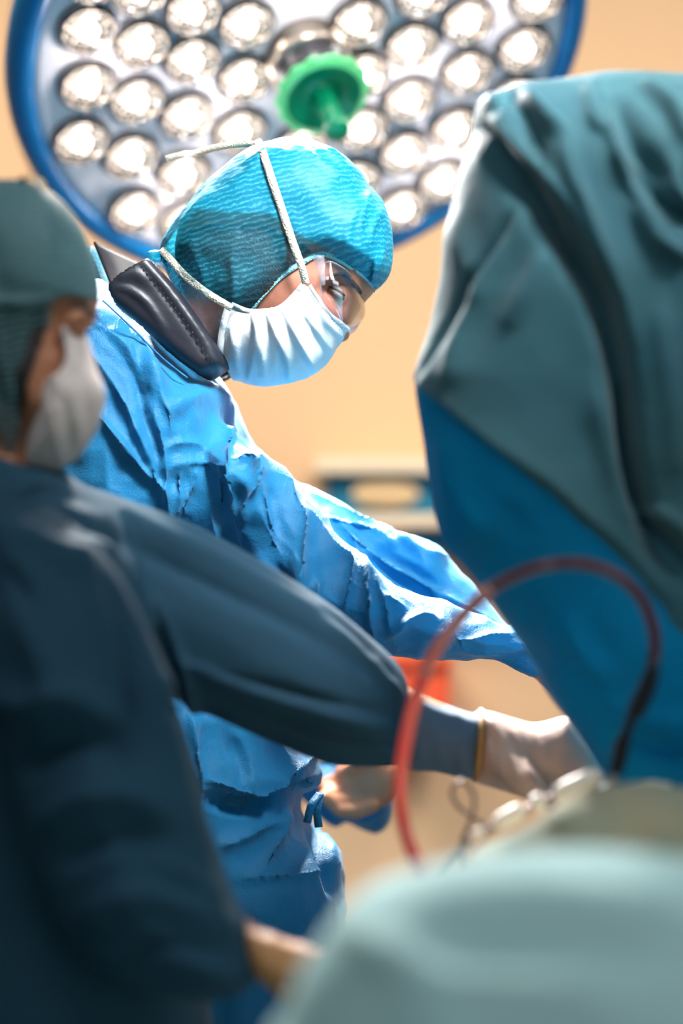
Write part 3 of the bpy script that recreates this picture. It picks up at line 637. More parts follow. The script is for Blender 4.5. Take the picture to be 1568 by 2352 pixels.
mf = [([(572, 716), (578, 760), (572, 810), (556, 862)], 16, 8, 's'), ([(603, 716), (622, 770), (645, 820), (650, 872)], 17, 9, 's'), ([(640, 712), (660, 760), (692, 820), (712, 850)], 17, 8, 's'),
      ([(668, 690), (700, 740), (735, 790), (752, 812)], 15, 5, 's'), ([(535, 740), (540, 800), (545, 850)], 12, 3), ([(590, 740), (600, 800), (605, 860)], 10, 3), ([(700, 670), (720, 710), (755, 745), (790, 770)], 7, 2),
      ([(660, 730), (640, 790), (620, 850)], 9, 2, 'v')]
V = fold(V, Q, 2.67, [(f[0], f[1] * 0.85, f[2] * 1.35) + tuple(f[3:]) for f in mf])
V = V + normals(V, Q) * (vnoise(V, 60, 11) * 0.0008)[:, None]
o = out('face_mask', V, Q, M['mask'], root, solid=0.0008)
def stitched(pts, wd, name, m, par, off=0.004, th=0.0012, B=MB, mirror=False):
    q = on(B, pts, off, 6, mirror); T = np.gradient(q, axis=0); sd = np.cross(T, [0, 0, 1.0]); sd /= np.linalg.norm(sd, axis=1, keepdims=True) + 1e-9
    sw = sd[:, :1] * RT + sd[:, 1:2] * UP + sd[:, 2:3] * FW
    V, Fc = ribbon(toW(q), sw, wd, th); return mesh_obj(name, V, Fc, m, par)
mo = o
for s in (False, True):
    stitched([(530, 703), (519, 745), (512, 790), (509, 830)], 0.0075, 'side_binding', M['mask'], mo, 0.0035, mirror=s)
    stitched([(535, 703), (572, 718), (605, 718), (633, 714), (655, 702), (675, 683), (692, 662), (703, 652)], 0.0055, 'top_binding', M['mask'], mo, 0.003, mirror=s)
    stitched([(706, 656), (718, 676), (734, 700), (752, 724), (775, 741), (797, 758)], 0.005, 'nose_edge', M['mask'], mo, 0.003, mirror=s)
for line in ([(705, 672), (722, 698), (742, 722), (765, 740), (790, 760)], [(697, 682), (714, 708), (735, 734), (757, 754), (782, 772)]):
    q = on(MB, line, 0.0032, 10)
    for k in range(0, len(q) - 1, 2):
        pass
    V, Fc = [], []
    for k in range(0, len(q) - 1, 2):
        a, b = q[k], q[k] + (q[k + 1] - q[k]) * 0.6; v_, f_ = tube(toW([a, (a + b) / 2, b]), 0.0005, 6); n0 = len(V); V += list(v_); Fc += [tuple(i + n0 for i in f) for f in f_]
    mesh_obj('stitching', V, Fc, M['thread'], mo)
# straps: upper one over the temple to the crown, lower one round the nape
CBo = CB
def strap(pts, name, B, off, wd=0.0075, top=None):
    q = on(B, pts, off, 8)
    if top: q = np.concatenate([catmull(P3(top), 4)[:-1], q[1:]])
    T = np.gradient(q, axis=0); sd = np.cross(T, [0, 0, 1.0]); sd /= np.linalg.norm(sd, axis=1, keepdims=True) + 1e-9
    V, Fc = ribbon(toW(q), sd[:, :1] * RT + sd[:, 1:2] * UP + sd[:, 2:3] * FW, wd, 0.0008); return mesh_obj(name, V, Fc, M['strap'], mo)
strap([(606, 358), (612, 376), (628, 425), (650, 490), (668, 545), (684, 590), (695, 625), (700, 648)], 'tie_strap', CBo, 0.0045, 0.0085, [(590, 322, 2.74), (597, 331, 2.70), (604, 350, 2.672)])
strap([(378, 572), (400, 596), (430, 630), (470, 664), (505, 688), (536, 706)], 'tie_strap', CBo, 0.004, 0.0085)
q = catmull(P3([(600, 336, 2.72), (560, 330, 2.74), (500, 338, 2.76), (450, 352, 2.78), (420, 355, 2.78), (380, 366, 2.79)]), 8)
V, Fc = ribbon(toW(q), np.tile(UP, (len(q), 1)), 0.008, 0.0008); mesh_obj('loose_tie', V, Fc, M['strap'], mo)
# ---- goggles
gl_rows = [[(746, 604, 2.664), (762, 602, 2.664), (790, 618, 2.676), (815, 645, 2.704), (829, 672, 2.75)],
           [(736, 650, 2.655), (765, 645, 2.655), (795, 655, 2.664), (824, 680, 2.694), (836, 700, 2.75)],
           [(744, 700, 2.658), (770, 690, 2.655), (800, 695, 2.666), (826, 708, 2.700), (836, 724, 2.75)],
           [(768, 738, 2.672), (785, 744, 2.672), (800, 748, 2.682), (815, 746, 2.712), (826, 738, 2.75)]]
near = [[tuple(c3(*p)) for p in r] for r in gl_rows]
rows = [r + [(p[0], p[1], 2 * D0 - p[2]) for p in r[:-1][::-1]] for r in near]
V, Q = patch(rows, 6, 8); gg = out('safety_goggles', V, Q, M['clear'], root, solid=0.0018)
nr, ncl = len(rows), len(rows[0]); A = V.reshape(-1, 6 * (ncl - 1) + 1, 3)
for nm, q in (('top_rim', A[0]), ('bottom_rim', A[-1]), ('side_rim', A[:, 0]), ('side_rim', A[:, -1])):
    V2, F2 = tube(toW(q), 0.0011, 8); mesh_obj(nm, V2, F2, M['clear_rim'], gg)
for s in (-1, 1):
    def fl(p): return (p[0], p[1], p[2] if s < 0 else 2 * D0 - p[2])
    q = np.array([fl(c3(*p)) for p in ((731, 590, 2.652), (735, 605, 2.652), (738, 622, 2.652), (741, 640, 2.652), (743, 655, 2.653))])
    V2, F2 = ribbon(toW(catmull(q, 4)), np.tile(RT, (17, 1)), 0.011, 0.003)
    V2 = np.array(V2).reshape(-1, 4, 3); c_ = V2.mean(1, keepdims=True); V2 = (c_ + (V2 - c_) * np.linspace(1.15, 0.3, 17)[:, None, None]).reshape(-1, 3)
    mesh_obj('temple_arm', V2, F2, M['clear_rim'], gg)
    ct = toW([fl(c3(733, 592, 2.6495))])[0]; V2, F2 = tube([ct, ct + FW * (0.003)], 0.0032, 16); mesh_obj('hinge', V2, F2, M['clear_rim'], gg)
# ---- lead collar
g = Grid(axis((-0.30, -0.10, 0.003)), axis((0.13, 0.34, 0.003)), axis((2.60, 2.92, 0.005)))
KB = Blob([(235, 650), (275, 590), (330, 570), (360, 580), (410, 640), (460, 705), (505, 770), (534, 834), (530, 862), (490, 880), (460, 885), (410, 850), (350, 800), (290, 750), (240, 710)], 2.76, 0.10, 0.02, 0.01, n=4)
g.blob(KB)
V, Q = g.mesh(3); kk = catmull(P3([(254, 652), (290, 622), (330, 599), (346, 602), (395, 657), (440, 715), (480, 775), (519, 832), (518, 843), (490, 860), (470, 864), (430, 838), (380, 798), (325, 745), (270, 700)], 2.665)[:, :2], 3, True)
V, Q = clip_mesh(V, Q, lambda u, v: poly_sd(u, v, kk), 0.003)
V = fold(V, Q, 2.66, [([(340, 612), (390, 668), (440, 738), (512, 838)], 6, 3, 'v'), ([(322, 612), (370, 670), (425, 745), (490, 845)], 5, -3, 'v'), ([(262, 660), (300, 668), (340, 700), (380, 760)], 8, 5, 'v'), ([(270, 640), (310, 630), (340, 650)], 14, 3)])
nearq = V[Q][:, :, 2].mean(1) < 2.76
def sub(V, Q): u_ = np.unique(Q); mp_ = np.full(len(V), -1); mp_[u_] = np.arange(len(u_)); return V[u_], mp_[Q]
V1, Q1 = sub(V, Q[nearq]); V2, Q2 = sub(V, Q[~nearq]); ko = out('protective_collar', V1, Q1, M['leather'], root, solid=0.004); out('collar_far_side', V2, Q2, M['leather'], ko, solid=0.004)
q = catmull(P3([(325, 612), (375, 672), (430, 746), (492, 842)], 2.66), 12); q[:, 2] = KB.front(q[:, 0], q[:, 1], 0.0035)
V, Fc = [], []
for k in range(0, len(q) - 1, 2):
    v_, f_ = tube(toW([q[k], q[k] * 0.6 + q[k + 1] * 0.4, q[k] * 0.3 + q[k + 1] * 0.7]), 0.0007, 6); n0 = len(V); V += list(v_); Fc += [tuple(i + n0 for i in f) for f in f_]
mesh_obj('collar_stitching', V, Fc, M['leather'], ko)
V, Q = patch([[tuple(c3(216, 556, 2.80)), tuple(c3(258, 578, 2.82)), tuple(c3(300, 598, 2.84)), tuple(c3(345, 618, 2.86))], [tuple(c3(240, 618, 2.79)), tuple(c3(270, 622, 2.80)), tuple(c3(300, 628, 2.82)), tuple(c3(330, 636, 2.84))], [tuple(c3(260, 668, 2.77)), tuple(c3(280, 664, 2.78)), tuple(c3(300, 660, 2.80)), tuple(c3(320, 660, 2.82))]], 4, 4)
out('collar_flap', V, Q, mat('matt_black_lining', (0.012, 0.011, 0.014), 0.8, spec=0.15), ko, solid=0.003)
g = Grid(axis((-0.32, -0.22, 0.003)), axis((0.20, 0.32, 0.003)), axis((2.78, 2.96, 0.005)))
g.blob(Blob([(190, 600), (208, 566), (224, 580), (240, 625), (258, 665), (250, 690), (215, 670)], 2.86, 0.05, 0.03, 0.01)); V, Q = g.mesh(2)
V = fold(V, Q, 2.86, [([(212, 590), (228, 640), (245, 680)], 5, 4)]); o = out('nape_cover', V, Q, M['cap'], root); set_layers(o, np.ones(len(V)))
g = Grid(axis((-0.16, -0.10, 0.0025)), axis((0.11, 0.18, 0.0025)), axis((2.70, 2.86, 0.005)))
g.blob(Blob([(470, 862), (490, 856), (505, 866), (518, 885), (530, 910), (520, 920), (500, 895)], 2.78, 0.05, 0.02, 0.01)); V, Q = g.mesh(2); out('shirt_collar', V, Q, M['white_shirt'], root)
# ---- gown
g = Grid(axis((-0.46, -0.33, 0.009), (-0.33, 0.26, 0.003), (0.26, 0.34, 0.009)), axis((-0.98, -0.52, 0.012), (-0.52, -0.2, 0.005), (-0.2, 0.30, 0.003)), axis((2.52, 2.85, 0.006), (2.85, 3.12, 0.012)))
g.blob(Blob([(60, 760), (130, 690), (205, 655), (250, 664), (330, 742), (420, 826), (470, 861), (524, 896), (527, 960), (529, 1060), (535, 1160), (548, 1270), (590, 1420), (640, 1560), (700, 1690), (742, 1760), (744, 1800), (700, 1830), (700, 1868), (768, 1925), (797, 1985), (803, 2060), (805, 2300), (800, 3100), (200, 3100), (140, 2000), (90, 1500), (20, 1000)], 2.80, 0.19, 0.17, 0.008))
g.blob(Blob([(195, 655), (250, 660), (330, 740), (420, 824), (470, 861), (524, 896), (528, 1000), (530, 1150), (400, 1300), (200, 1200), (120, 900), (130, 720)], 2.79, 0.155, 0.05, 0.02))
g.blob(Blob([(450, 850), (500, 868), (525, 890), (548, 930), (575, 990), (602, 1030), (640, 1060), (668, 1090), (690, 1130), (700, 1250), (640, 1350), (500, 1200), (470, 1000)], 2.86, 0.13, 0.10, 0.008))
g.blob(Blob([(470, 1050), (530, 1020), (588, 1030), (625, 1040), (655, 1072), (676, 1105), (702, 1150), (762, 1215), (850, 1290), (960, 1350), (1060, 1395), (1140, 1430), (1200, 1452), (1300, 1500), (1330, 1560), (1270, 1540), (1200, 1507), (1130, 1521), (1050, 1525), (960, 1520), (880, 1508), (760, 1500), (640, 1440), (560, 1340), (520, 1230)], 2.67, 0.085, 0.085, 0.004))
g.cap(c3(380, 1030, 2.72), c3(630, 1265, 2.69), 0.07, 0.068, 0.006)
g.cap(c3(740, 1240, 2.86), c3(1080, 1420, 2.85), 0.045, 0.022, 0.006)
g.cap(c3(1110, 1474, 2.67), c3(1300, 1545, 2.67), 0.0205, 0.026, 0.006)
g.blob(Blob([(640, 1085), (684, 1103), (735, 1125), (790, 1152), (838, 1180), (878, 1208), (925, 1220), (970, 1230), (1016, 1250), (1046, 1285), (1080, 1325), (1110, 1360), (1160, 1420), (1260, 1500), (1270, 1560), (1100, 1500), (900, 1420), (740, 1300), (660, 1200)], 2.88, 0.07, 0.07, 0.004))
V, Q = g.mesh(2)
gf = [ # torso, near side
  ([(215, 690), (270, 740), (330, 830), (370, 900), (400, 1000)], 20, 9), ([(230, 760), (300, 850), (330, 950), (360, 1060), (365, 1180)], 16, 16, 's'), ([(190, 810), (250, 900), (300, 1000), (350, 1120), (380, 1200)], 18, 12, 's'), ([(225, 950), (300, 1050), (380, 1150)], 14, 10),
  ([(300, 800), (330, 900), (345, 1000)], 12, -8), ([(470, 870), (430, 900), (390, 960)], 22, 4), ([(522, 900), (525, 980), (525, 1060), (540, 1160), (556, 1260)], 9, 7, 'v'),
  ([(385, 1075), (450, 1062), (520, 1072)], 7, 4, 'v'), ([(378, 1030), (430, 1015), (480, 1030)], 12, 4), ([(415, 1080), (412, 1130), (408, 1190)], 7, 6, 'v'), ([(452, 1080), (448, 1110), (430, 1150), (425, 1190)], 7, 6, 'v'), ([(500, 1075), (505, 1110), (502, 1160)], 7, 4), ([(480, 1180), (500, 1240), (520, 1290)], 12, 5),
  # near sleeve
  ([(540, 1060), (575, 1055), (592, 1080)], 10, 9), ([(600, 1040), (592, 1100), (575, 1160), (562, 1240)], 9, 13, 'v'), ([(590, 1110), (620, 1200), (660, 1280), (680, 1370)], 14, 10, 's'), ([(650, 1060), (670, 1150), (690, 1200), (690, 1280), (700, 1370), (740, 1450)], 12, 12, 'v'),
  ([(625, 1120), (640, 1200), (665, 1260)], 14, -9), ([(700, 1170), (760, 1250), (800, 1290), (800, 1340), (790, 1400)], 12, 10, 'v'), ([(735, 1330), (725, 1400), (760, 1470)], 11, 10), ([(800, 1250), (820, 1300), (830, 1400), (850, 1470)], 12, 16, 's'),
  ([(700, 1130), (780, 1210), (860, 1280), (960, 1340), (1010, 1370), (1120, 1425), (1200, 1458)], 10, 7, 'v'), ([(820, 1260), (900, 1320), (980, 1370), (1010, 1400)], 14, -10), ([(845, 1330), (870, 1400), (890, 1452)], 12, 10, 's'), ([(890, 1452), (950, 1420), (1005, 1418)], 14, 9), ([(880, 1370), (905, 1385), (930, 1395)], 9, 6), ([(1008, 1370), (1012, 1420), (1018, 1470)], 4, 5, 's'), ([(1035, 1400), (1045, 1450), (1070, 1510)], 3, 2.5, 'v'), ([(1040, 1468), (1120, 1462), (1190, 1462)], 5, 4, 'v'), ([(1080, 1510), (1150, 1498), (1200, 1490)], 6, 4, 'v'),
  ([(600, 1280), (660, 1380), (760, 1480)], 14, 9), ([(640, 1300), (700, 1400), (780, 1490)], 9, -8),
  # far sleeve
  ([(690, 1115), (780, 1160), (860, 1205), (940, 1255), (990, 1300)], 9, 9, 'v'), ([(740, 1190), (830, 1215), (920, 1260)], 8, 9, 'v'), ([(930, 1240), (980, 1270), (1040, 1290)], 12, 7), ([(830, 1240), (930, 1300), (1040, 1370)], 14, -8), ([(960, 1265), (1000, 1285), (1060, 1280)], 6, 4, 'v'),
  # lower gown
  ([(440, 1640), (455, 1740), (470, 1840)], 14, 9), ([(530, 1700), (560, 1760), (560, 1800)], 14, -8), ([(470, 1800), (600, 1845), (700, 1790), (744, 1770)], 12, 14, 's'), ([(470, 1835), (580, 1862), (640, 1840), (740, 1825)], 14, -16), ([(690, 1850), (720, 1930), (760, 2030), (770, 2080)], 14, -14), ([(650, 1860), (640, 1940), (600, 2010)], 22, 9), ([(500, 1950), (560, 1930), (640, 1900)], 20, 8), ([(560, 2030), (660, 2035), (760, 2030)], 10, 9, 's'), ([(730, 1900), (770, 1980), (790, 2040)], 14, 8)]
V = fold(V, Q, 2.63, [(f[0], f[1] * 0.9, f[2] * 1.35) + tuple(f[3:]) for f in gf], extra=0.003)
V = V - normals(V, Q) * (np.abs(vnoise(V * [1.0, 0.7, 0.8], 15, 31)) ** 0.7 * 0.006 + np.abs(vnoise(V * [1.2, 0.8, 1], 34, 33)) ** 0.7 * 0.0025)[:, None]
V = V + normals(V, Q) * (vnoise(V * [1, 1.6, 1], 38, 21) * 0.0022)[:, None]
go = out('surgical_gown', V, Q, M['gown'], root)
q = catmull(P3([(236, 690, 2.63), (300, 750, 2.635), (370, 820, 2.65), (430, 868, 2.66)]), 8); V, Fc = tube(toW(q), 0.0012, 6); mesh_obj('neck_seam', V, Fc, M['gown'], go)
for pp in ([(735, 1822, 2.66), (715, 1850, 2.645), (705, 1890, 2.645)], [(735, 1822, 2.66), (728, 1860, 2.645), (732, 1900, 2.645)]):
    q = catmull(P3(pp), 6); V, Fc = ribbon(toW(q), np.tile(RT, (len(q), 1)), 0.009, 0.001); mesh_obj('waist_tie', V, Fc, M['gown'], go)

# ================================================================ the assistant in the left foreground
D1 = 2.25
root = thing('person', 'blurred assistant at left in slate gown and cap, both toned down as if dimly lit, one gloved arm reaching right', 'person', (-0.42, 2.22, 0.0))
lh_poly = [(210, 600), (222, 660), (226, 700), (222, 726), (214, 748), (196, 762), (200, 790), (218, 830), (212, 850), (212, 880), (205, 930), (190, 980), (150, 1030), (90, 1040), (20, 1000), (-60, 960), (-140, 850), (-175, 700), (-150, 560), (-60, 455), (40, 435), (130, 470), (185, 530)]
g = Grid(axis((-0.70, -0.36, 0.009), (-0.36, -0.20, 0.004), (-0.20, 0.30, 0.006)), axis((-1.30, -0.45, 0.012), (-0.45, 0.05, 0.008), (0.05, 0.34, 0.004)), axis((1.85, 2.16, 0.009), (2.16, 2.34, 0.006), (2.34, 2.65, 0.009)))
g.blob(Blob(lh_poly, D1, 0.078, 0.085, 0.02))
g.cap(c3(-20, 900, D1), c3(-70, 1150, D1), 0.05, 0.054, 0.03)
g.cap(c3(-20, 1290, 2.15), c3(-20, 1290, 2.36), 0.05, 0.05, 0.05); g.cap(c3(-60, 1300, 2.25), c3(-100, 2000, 2.25), 0.10, 0.105, 0.05); g.cap(c3(-100, 2000, 2.25), c3(-100, 2500, 2.25), 0.11, 0.12, 0.05)
g.cap(c3(60, 1290, 2.36), c3(560, 1490, 2.40), 0.036, 0.034, 0.03); g.cap(c3(560, 1500, 2.40), c3(1090, 1712, 2.45), 0.036, 0.026, 0.02)
g.cap(c3(110, 1350, 2.09), c3(270, 1960, 2.08), 0.04, 0.034, 0.03); g.cap(c3(270, 1960, 2.08), c3(570, 2190, 2.06), 0.032, 0.022, 0.02)
HW, HF, HN = c3(1100, 1712, 2.45), np.array([0.95, -0.22, 0.02]), np.array([-0.1, -1.0, 0.1])
hand(g, HW, HF, HN, 1.0, 0.42, -1)
HW2, HF2, HN2 = c3(585, 2185, 2.06), np.array([0.9, -0.35, 0.15]), np.array([0, -1.0, -0.2])
hand(g, HW2, HF2, HN2, 0.95, 0.35, 1)
legs(g, (-0.36, -0.48), 2.25)
g.ell(c3(178, 745, D1 - 0.034), (0.018, 0.014, 0.018), 0.012, sub=True); g.ell(c3(168, 742, D1 - 0.033), (0.0155, 0.0155, 0.0155), 0.004)
V, Q = g.mesh(3); out('body', V, Q, M['skin_tan'], root, subd=1)
q = catmull(P3([(165, 706, D1 - .072), (185, 704, D1 - .064), (205, 712, D1 - .045), (216, 722, D1 - .02)]), 5); V, Fc = tube(toW(q), 0.003, 8); mesh_obj('eyebrow', V, Fc, M['hair'], root)
# cap
lc_out = [(205, 560), (226, 630), (230, 690), (226, 712), (160, 800), (140, 880), (100, 960), (70, 1060), (52, 1096), (30, 1080), (-30, 1030), (-120, 960), (-190, 820), (-200, 650), (-160, 500), (-90, 430), (0, 413), (70, 420), (130, 450), (175, 500)]
lk = P3([(232, 692), (215, 694), (185, 692), (160, 696), (142, 704), (138, 740), (128, 790), (112, 830), (98, 880), (78, 960), (62, 1040), (55, 1100), (-300, 1150), (-300, 300), (350, 300)], D1)[:, :2]
g = Grid(axis((-0.42, -0.20, 0.0035)), axis((0.02, 0.34, 0.0035)), axis((2.12, 2.38, 0.006)))
LB = Blob(lc_out, D1, 0.098, 0.09, 0.01); g.blob(LB); V, Q = g.mesh(3); V, Q = clip_mesh(V, Q, lambda u, v: poly_sd(u, v, lk), 0.004)
V = fold(V, Q, D1, [([(0, 700), (20, 800), (40, 900), (50, 1000)], 12, 7), ([(-40, 720), (-20, 830), (0, 960)], 16, 7), ([(80, 720), (70, 820), (60, 920)], 14, 5), ([(60, 430), (120, 500), (150, 600)], 22, 5), ([(-20, 450), (40, 560), (60, 680)], 26, 5), ([(100, 500), (180, 600)], 16, -4), ([(-50, 700), (60, 715), (140, 700)], 10, 5)], extra=0.003)
lay = np.clip(0.5 + (V[:, 1] - P3([(0, 712)], D1)[0, 1]) / 0.01, 0, 1); o = out('bouffant_cap', V, Q, M['cap_dim'], root); set_layers(o, lay)
g = Grid(axis((-0.40, -0.2, 0.005)), axis((0.02, 0.30, 0.005)), axis((2.15, 2.36, 0.006))); g.blob(Blob(lh_poly, D1, 0.083, 0.085)); V, Q = g.mesh(1)
hp2 = P3([(100, 560), (130, 700), (118, 800), (85, 900), (60, 990), (-100, 950), (-300, 800), (-300, 500)], D1)[:, :2]
V, Q = clip_mesh(V, Q, lambda u, v: poly_sd(u, v, hp2), 0.006); out('hair', V, Q, M['hair'], root)
q = catmull(P3([(30, 425, 2.24), (60, 408, 2.22), (90, 412, 2.22), (95, 432, 2.2)]), 5); V, Fc = ribbon(toW(q), np.tile(RT * 0.3 + FW, (len(q), 1)), 0.012, 0.001); mesh_obj('tie_knot', V, Fc, M['strap'], o)
# mask
lm_out = [(186, 745), (205, 790), (220, 850), (238, 900), (232, 945), (212, 1000), (165, 1060), (110, 1085), (60, 1088), (55, 1000), (70, 900), (100, 780), (150, 730)]
lmk = P3([(150, 752), (172, 752), (192, 756), (260, 800), (280, 950), (200, 1150), (40, 1150), (55, 1090), (70, 1000), (88, 930), (105, 888), (128, 884), (152, 866), (166, 838), (168, 810), (160, 780)], D1)[:, :2]
g = Grid(axis((-0.31, -0.2, 0.003)), axis((0.02, 0.19, 0.003)), axis((2.14, 2.36, 0.006)))
g.blob(Blob(lm_out, D1, 0.088, 0.07, 0.01)); V, Q = g.mesh(3); V, Q = clip_mesh(V, Q, lambda u, v: poly_sd(u, v, lmk), 0.004)
V = fold(V, Q, D1, [([(110, 900), (125, 980), (130, 1070)], 18, 8, 's'), ([(140, 885), (165, 950), (170, 1040)], 18, 8, 's'), ([(170, 840), (200, 900), (205, 980)], 16, 6, 's')])
out('face_mask', V, Q, M['mask_warm'], root, solid=0.001)
# gown: trunk, far arm reaching right, near arm hanging
g = Grid(axis((-0.78, -0.34, 0.009), (-0.34, 0.08, 0.004)), axis((-1.0, -0.5, 0.015), (-0.5, 0.06, 0.0042)), axis((1.88, 2.16, 0.007), (2.16, 2.56, 0.0085)))
g.blob(Blob([(-500, 1230), (-250, 1120), (-60, 1030), (40, 1062), (150, 1100), (260, 1180), (330, 1330), (380, 1550), (440, 1750), (470, 1900), (480, 2300), (480, 3100), (-600, 3100), (-600, 1600)], 2.27, 0.185, 0.16, 0.02))
g.blob(Blob([(-260, 1120), (-80, 1035), (0, 1050), (60, 1078), (130, 1108), (160, 1250), (0, 1400), (-250, 1400)], 2.24, 0.16, 0.05, 0.03))
g.blob(Blob([(40, 1105, 2.32), (110, 1090, 2.32), (230, 1128, 2.34), (400, 1186, 2.37), (500, 1232, 2.38), (600, 1288, 2.39), (700, 1350, 2.40), (800, 1420, 2.41), (880, 1490, 2.42), (925, 1545, 2.425), (940, 1600, 2.43), (938, 1680, 2.43), (925, 1752, 2.43), (830, 1760, 2.42), (740, 1748, 2.41), (600, 1694, 2.39), (480, 1640, 2.38), (380, 1600, 2.36), (200, 1500, 2.34), (60, 1350, 2.32)], 2.37, 0.075, 0.085, 0.012))
g.blob(Blob([(-60, 1190), (20, 1150), (100, 1162), (170, 1205), (232, 1262), (290, 1345), (340, 1450), (395, 1570), (420, 1680), (455, 1800), (490, 1920), (530, 2040), (566, 2120), (584, 2180), (590, 2235), (560, 2275), (490, 2296), (390, 2290), (290, 2260), (200, 2212), (130, 2120), (85, 2000), (48, 1870), (10, 1700), (-40, 1560), (-80, 1400)], 2.06, 0.085, 0.10, 0.012))
V, Q = g.mesh(2)
lf = [([(100, 1110), (200, 1180), (330, 1250), (480, 1330), (620, 1400), (760, 1480), (880, 1560)], 24, -12, 'r', 2.35), ([(240, 1150), (400, 1230), (560, 1310), (720, 1400)], 16, 7, 'r', 2.35), ([(420, 1500), (560, 1560), (700, 1610), (900, 1670)], 16, 9, 'r', 2.4), ([(430, 1560), (600, 1630), (760, 1680), (920, 1710)], 14, -10, 'r', 2.4), ([(500, 1530), (680, 1580), (880, 1630)], 12, -6, 'r', 2.4), ([(860, 1500), (890, 1560), (930, 1620)], 14, 6, 'r', 2.4), ([(750, 1400), (840, 1470), (900, 1560)], 12, -6, 'r', 2.4),
      ([(230, 1270), (270, 1380), (310, 1500), (330, 1620), (340, 1700)], 22, -18), ([(180, 1230), (230, 1330), (270, 1450), (300, 1560)], 22, 14), ([(310, 1400), (370, 1560), (400, 1700), (430, 1820), (470, 1950), (500, 2060)], 16, 10), ([(0, 1200), (120, 1240), (220, 1300)], 26, 9), ([(-40, 1560), (80, 1600), (180, 1580), (290, 1650)], 30, 14), ([(60, 1760), (160, 1700), (280, 1680), (340, 1740)], 30, -16), ([(120, 1870), (220, 1800), (330, 1810), (400, 1870)], 30, 16),
      ([(160, 1960), (280, 1890), (380, 1900)], 24, -14), ([(200, 2080), (320, 2020), (440, 2060), (540, 2120)], 28, 12), ([(260, 2180), (400, 2140), (540, 2170)], 22, -8), ([(60, 1400), (120, 1500), (150, 1600)], 30, 10), ([(40, 1300), (100, 1380)], 26, -8), ([(0, 1130), (80, 1120), (200, 1170)], 14, -9), ([(380, 1950), (450, 2000), (500, 2060)], 20, 10)]
V = fold(V, Q, 2.0, lf, extra=0.005) if False else fold(V, Q, 2.06, [f if len(f) > 4 else f for f in lf], extra=0.004)
lg = out('surgical_gown', V, Q, M['shaded'], root)
M['cuff'] = mat('knitted_cuff', (0.13, 0.2, 0.3), 0.85, bump=[(30, 0.4, 0.006), (400, 0.5, 0.001, 'wave')])
g = Grid(axis((0.03, 0.155, 0.003)), axis((-0.29, -0.16, 0.003)), axis((2.36, 2.53, 0.004)))
g.blob(Blob([(900, 1600), (940, 1592), (1000, 1610), (1060, 1632), (1105, 1648), (1116, 1700), (1096, 1780), (1060, 1785), (1000, 1772), (920, 1752)], 2.445, 0.042, 0.036, 0.01)); V, Q = g.mesh(2)
V = fold(V, Q, 2.44, [([(960, 1610), (1000, 1680), (1010, 1760)], 14, 3), ([(1040, 1630), (1060, 1700), (1050, 1780)], 12, 3), ([(940, 1600), (1020, 1640), (1100, 1660)], 10, 3)]); out('cuff', V, Q, M['cuff'], root)
def glove(name, wr, f, n, sz, cu, th, m, extra=None, fl=None, rng_=0.24):
    g = Grid(axis((wr[0] - 0.06, wr[0] + 0.22, 0.003)), axis((wr[1] - 0.15, wr[1] + 0.09, 0.003)), axis((wr[2] - 0.09, wr[2] + 0.09, 0.004)))
    hand(g, wr, f, n, sz, cu, th, grow=0.0022)
    if extra: extra(g)
    V, Q = g.mesh(2)
    if fl: V = fold(V, Q, wr[2], fl)
    return out(name, V, Q, m, root)
glove('glove', HW, HF, HN, 1.0, 0.42, -1, M['glove'], lambda g: g.blob(Blob([(1086, 1642), (1120, 1634), (1170, 1648), (1230, 1662), (1290, 1648), (1308, 1652), (1345, 1700), (1400, 1780), (1360, 1800), (1290, 1812), (1215, 1832), (1150, 1815), (1090, 1796), (1074, 1780), (1100, 1700)], 2.45, 0.040, 0.04, 0.01)),
      [([(1120, 1645), (1150, 1700), (1190, 1790)], 9, 3.5, 'v'), ([(1150, 1655), (1190, 1710), (1210, 1800)], 9, 3, 'v'), ([(1105, 1660), (1125, 1730), (1150, 1800)], 8, 3, 'v'), ([(1185, 1665), (1215, 1720)], 8, 3, 'v'), ([(1210, 1670), (1250, 1740)], 8, 2), ([(1140, 1700), (1160, 1790), (1230, 1830)], 9, 2.5)])
V, Fc = tube(toW(np.array([c3(1098, 1712, 2.45) + np.array([0.1 * 0, 0, 0]) + 0.0335 * np.array([0.1 * math.sin(a), 1.02 * math.sin(a), 1.15 * math.cos(a)]) for a in np.linspace(0, 2 * math.pi, 40)])), 0.0035, 10, caps=False)
M['glove_roll'] = mat('amber_rolled_latex', (0.5, 0.24, 0.07), 0.5); mesh_obj('glove_cuff_roll', V, Fc, M['glove_roll'], root)
glove('glove', HW2, HF2, HN2, 0.95, 0.35, 1, M['glove_tan'], lambda g: g.blob(Blob([(560, 2125), (600, 2140), (650, 2165), (700, 2170), (760, 2200), (700, 2260), (620, 2262), (588, 2236), (566, 2180)], 2.06, 0.036, 0.034, 0.01)),
      [([(590, 2140), (605, 2200), (600, 2250)], 8, 3, 'v'), ([(615, 2150), (635, 2200), (630, 2250)], 8, 3, 'v')])

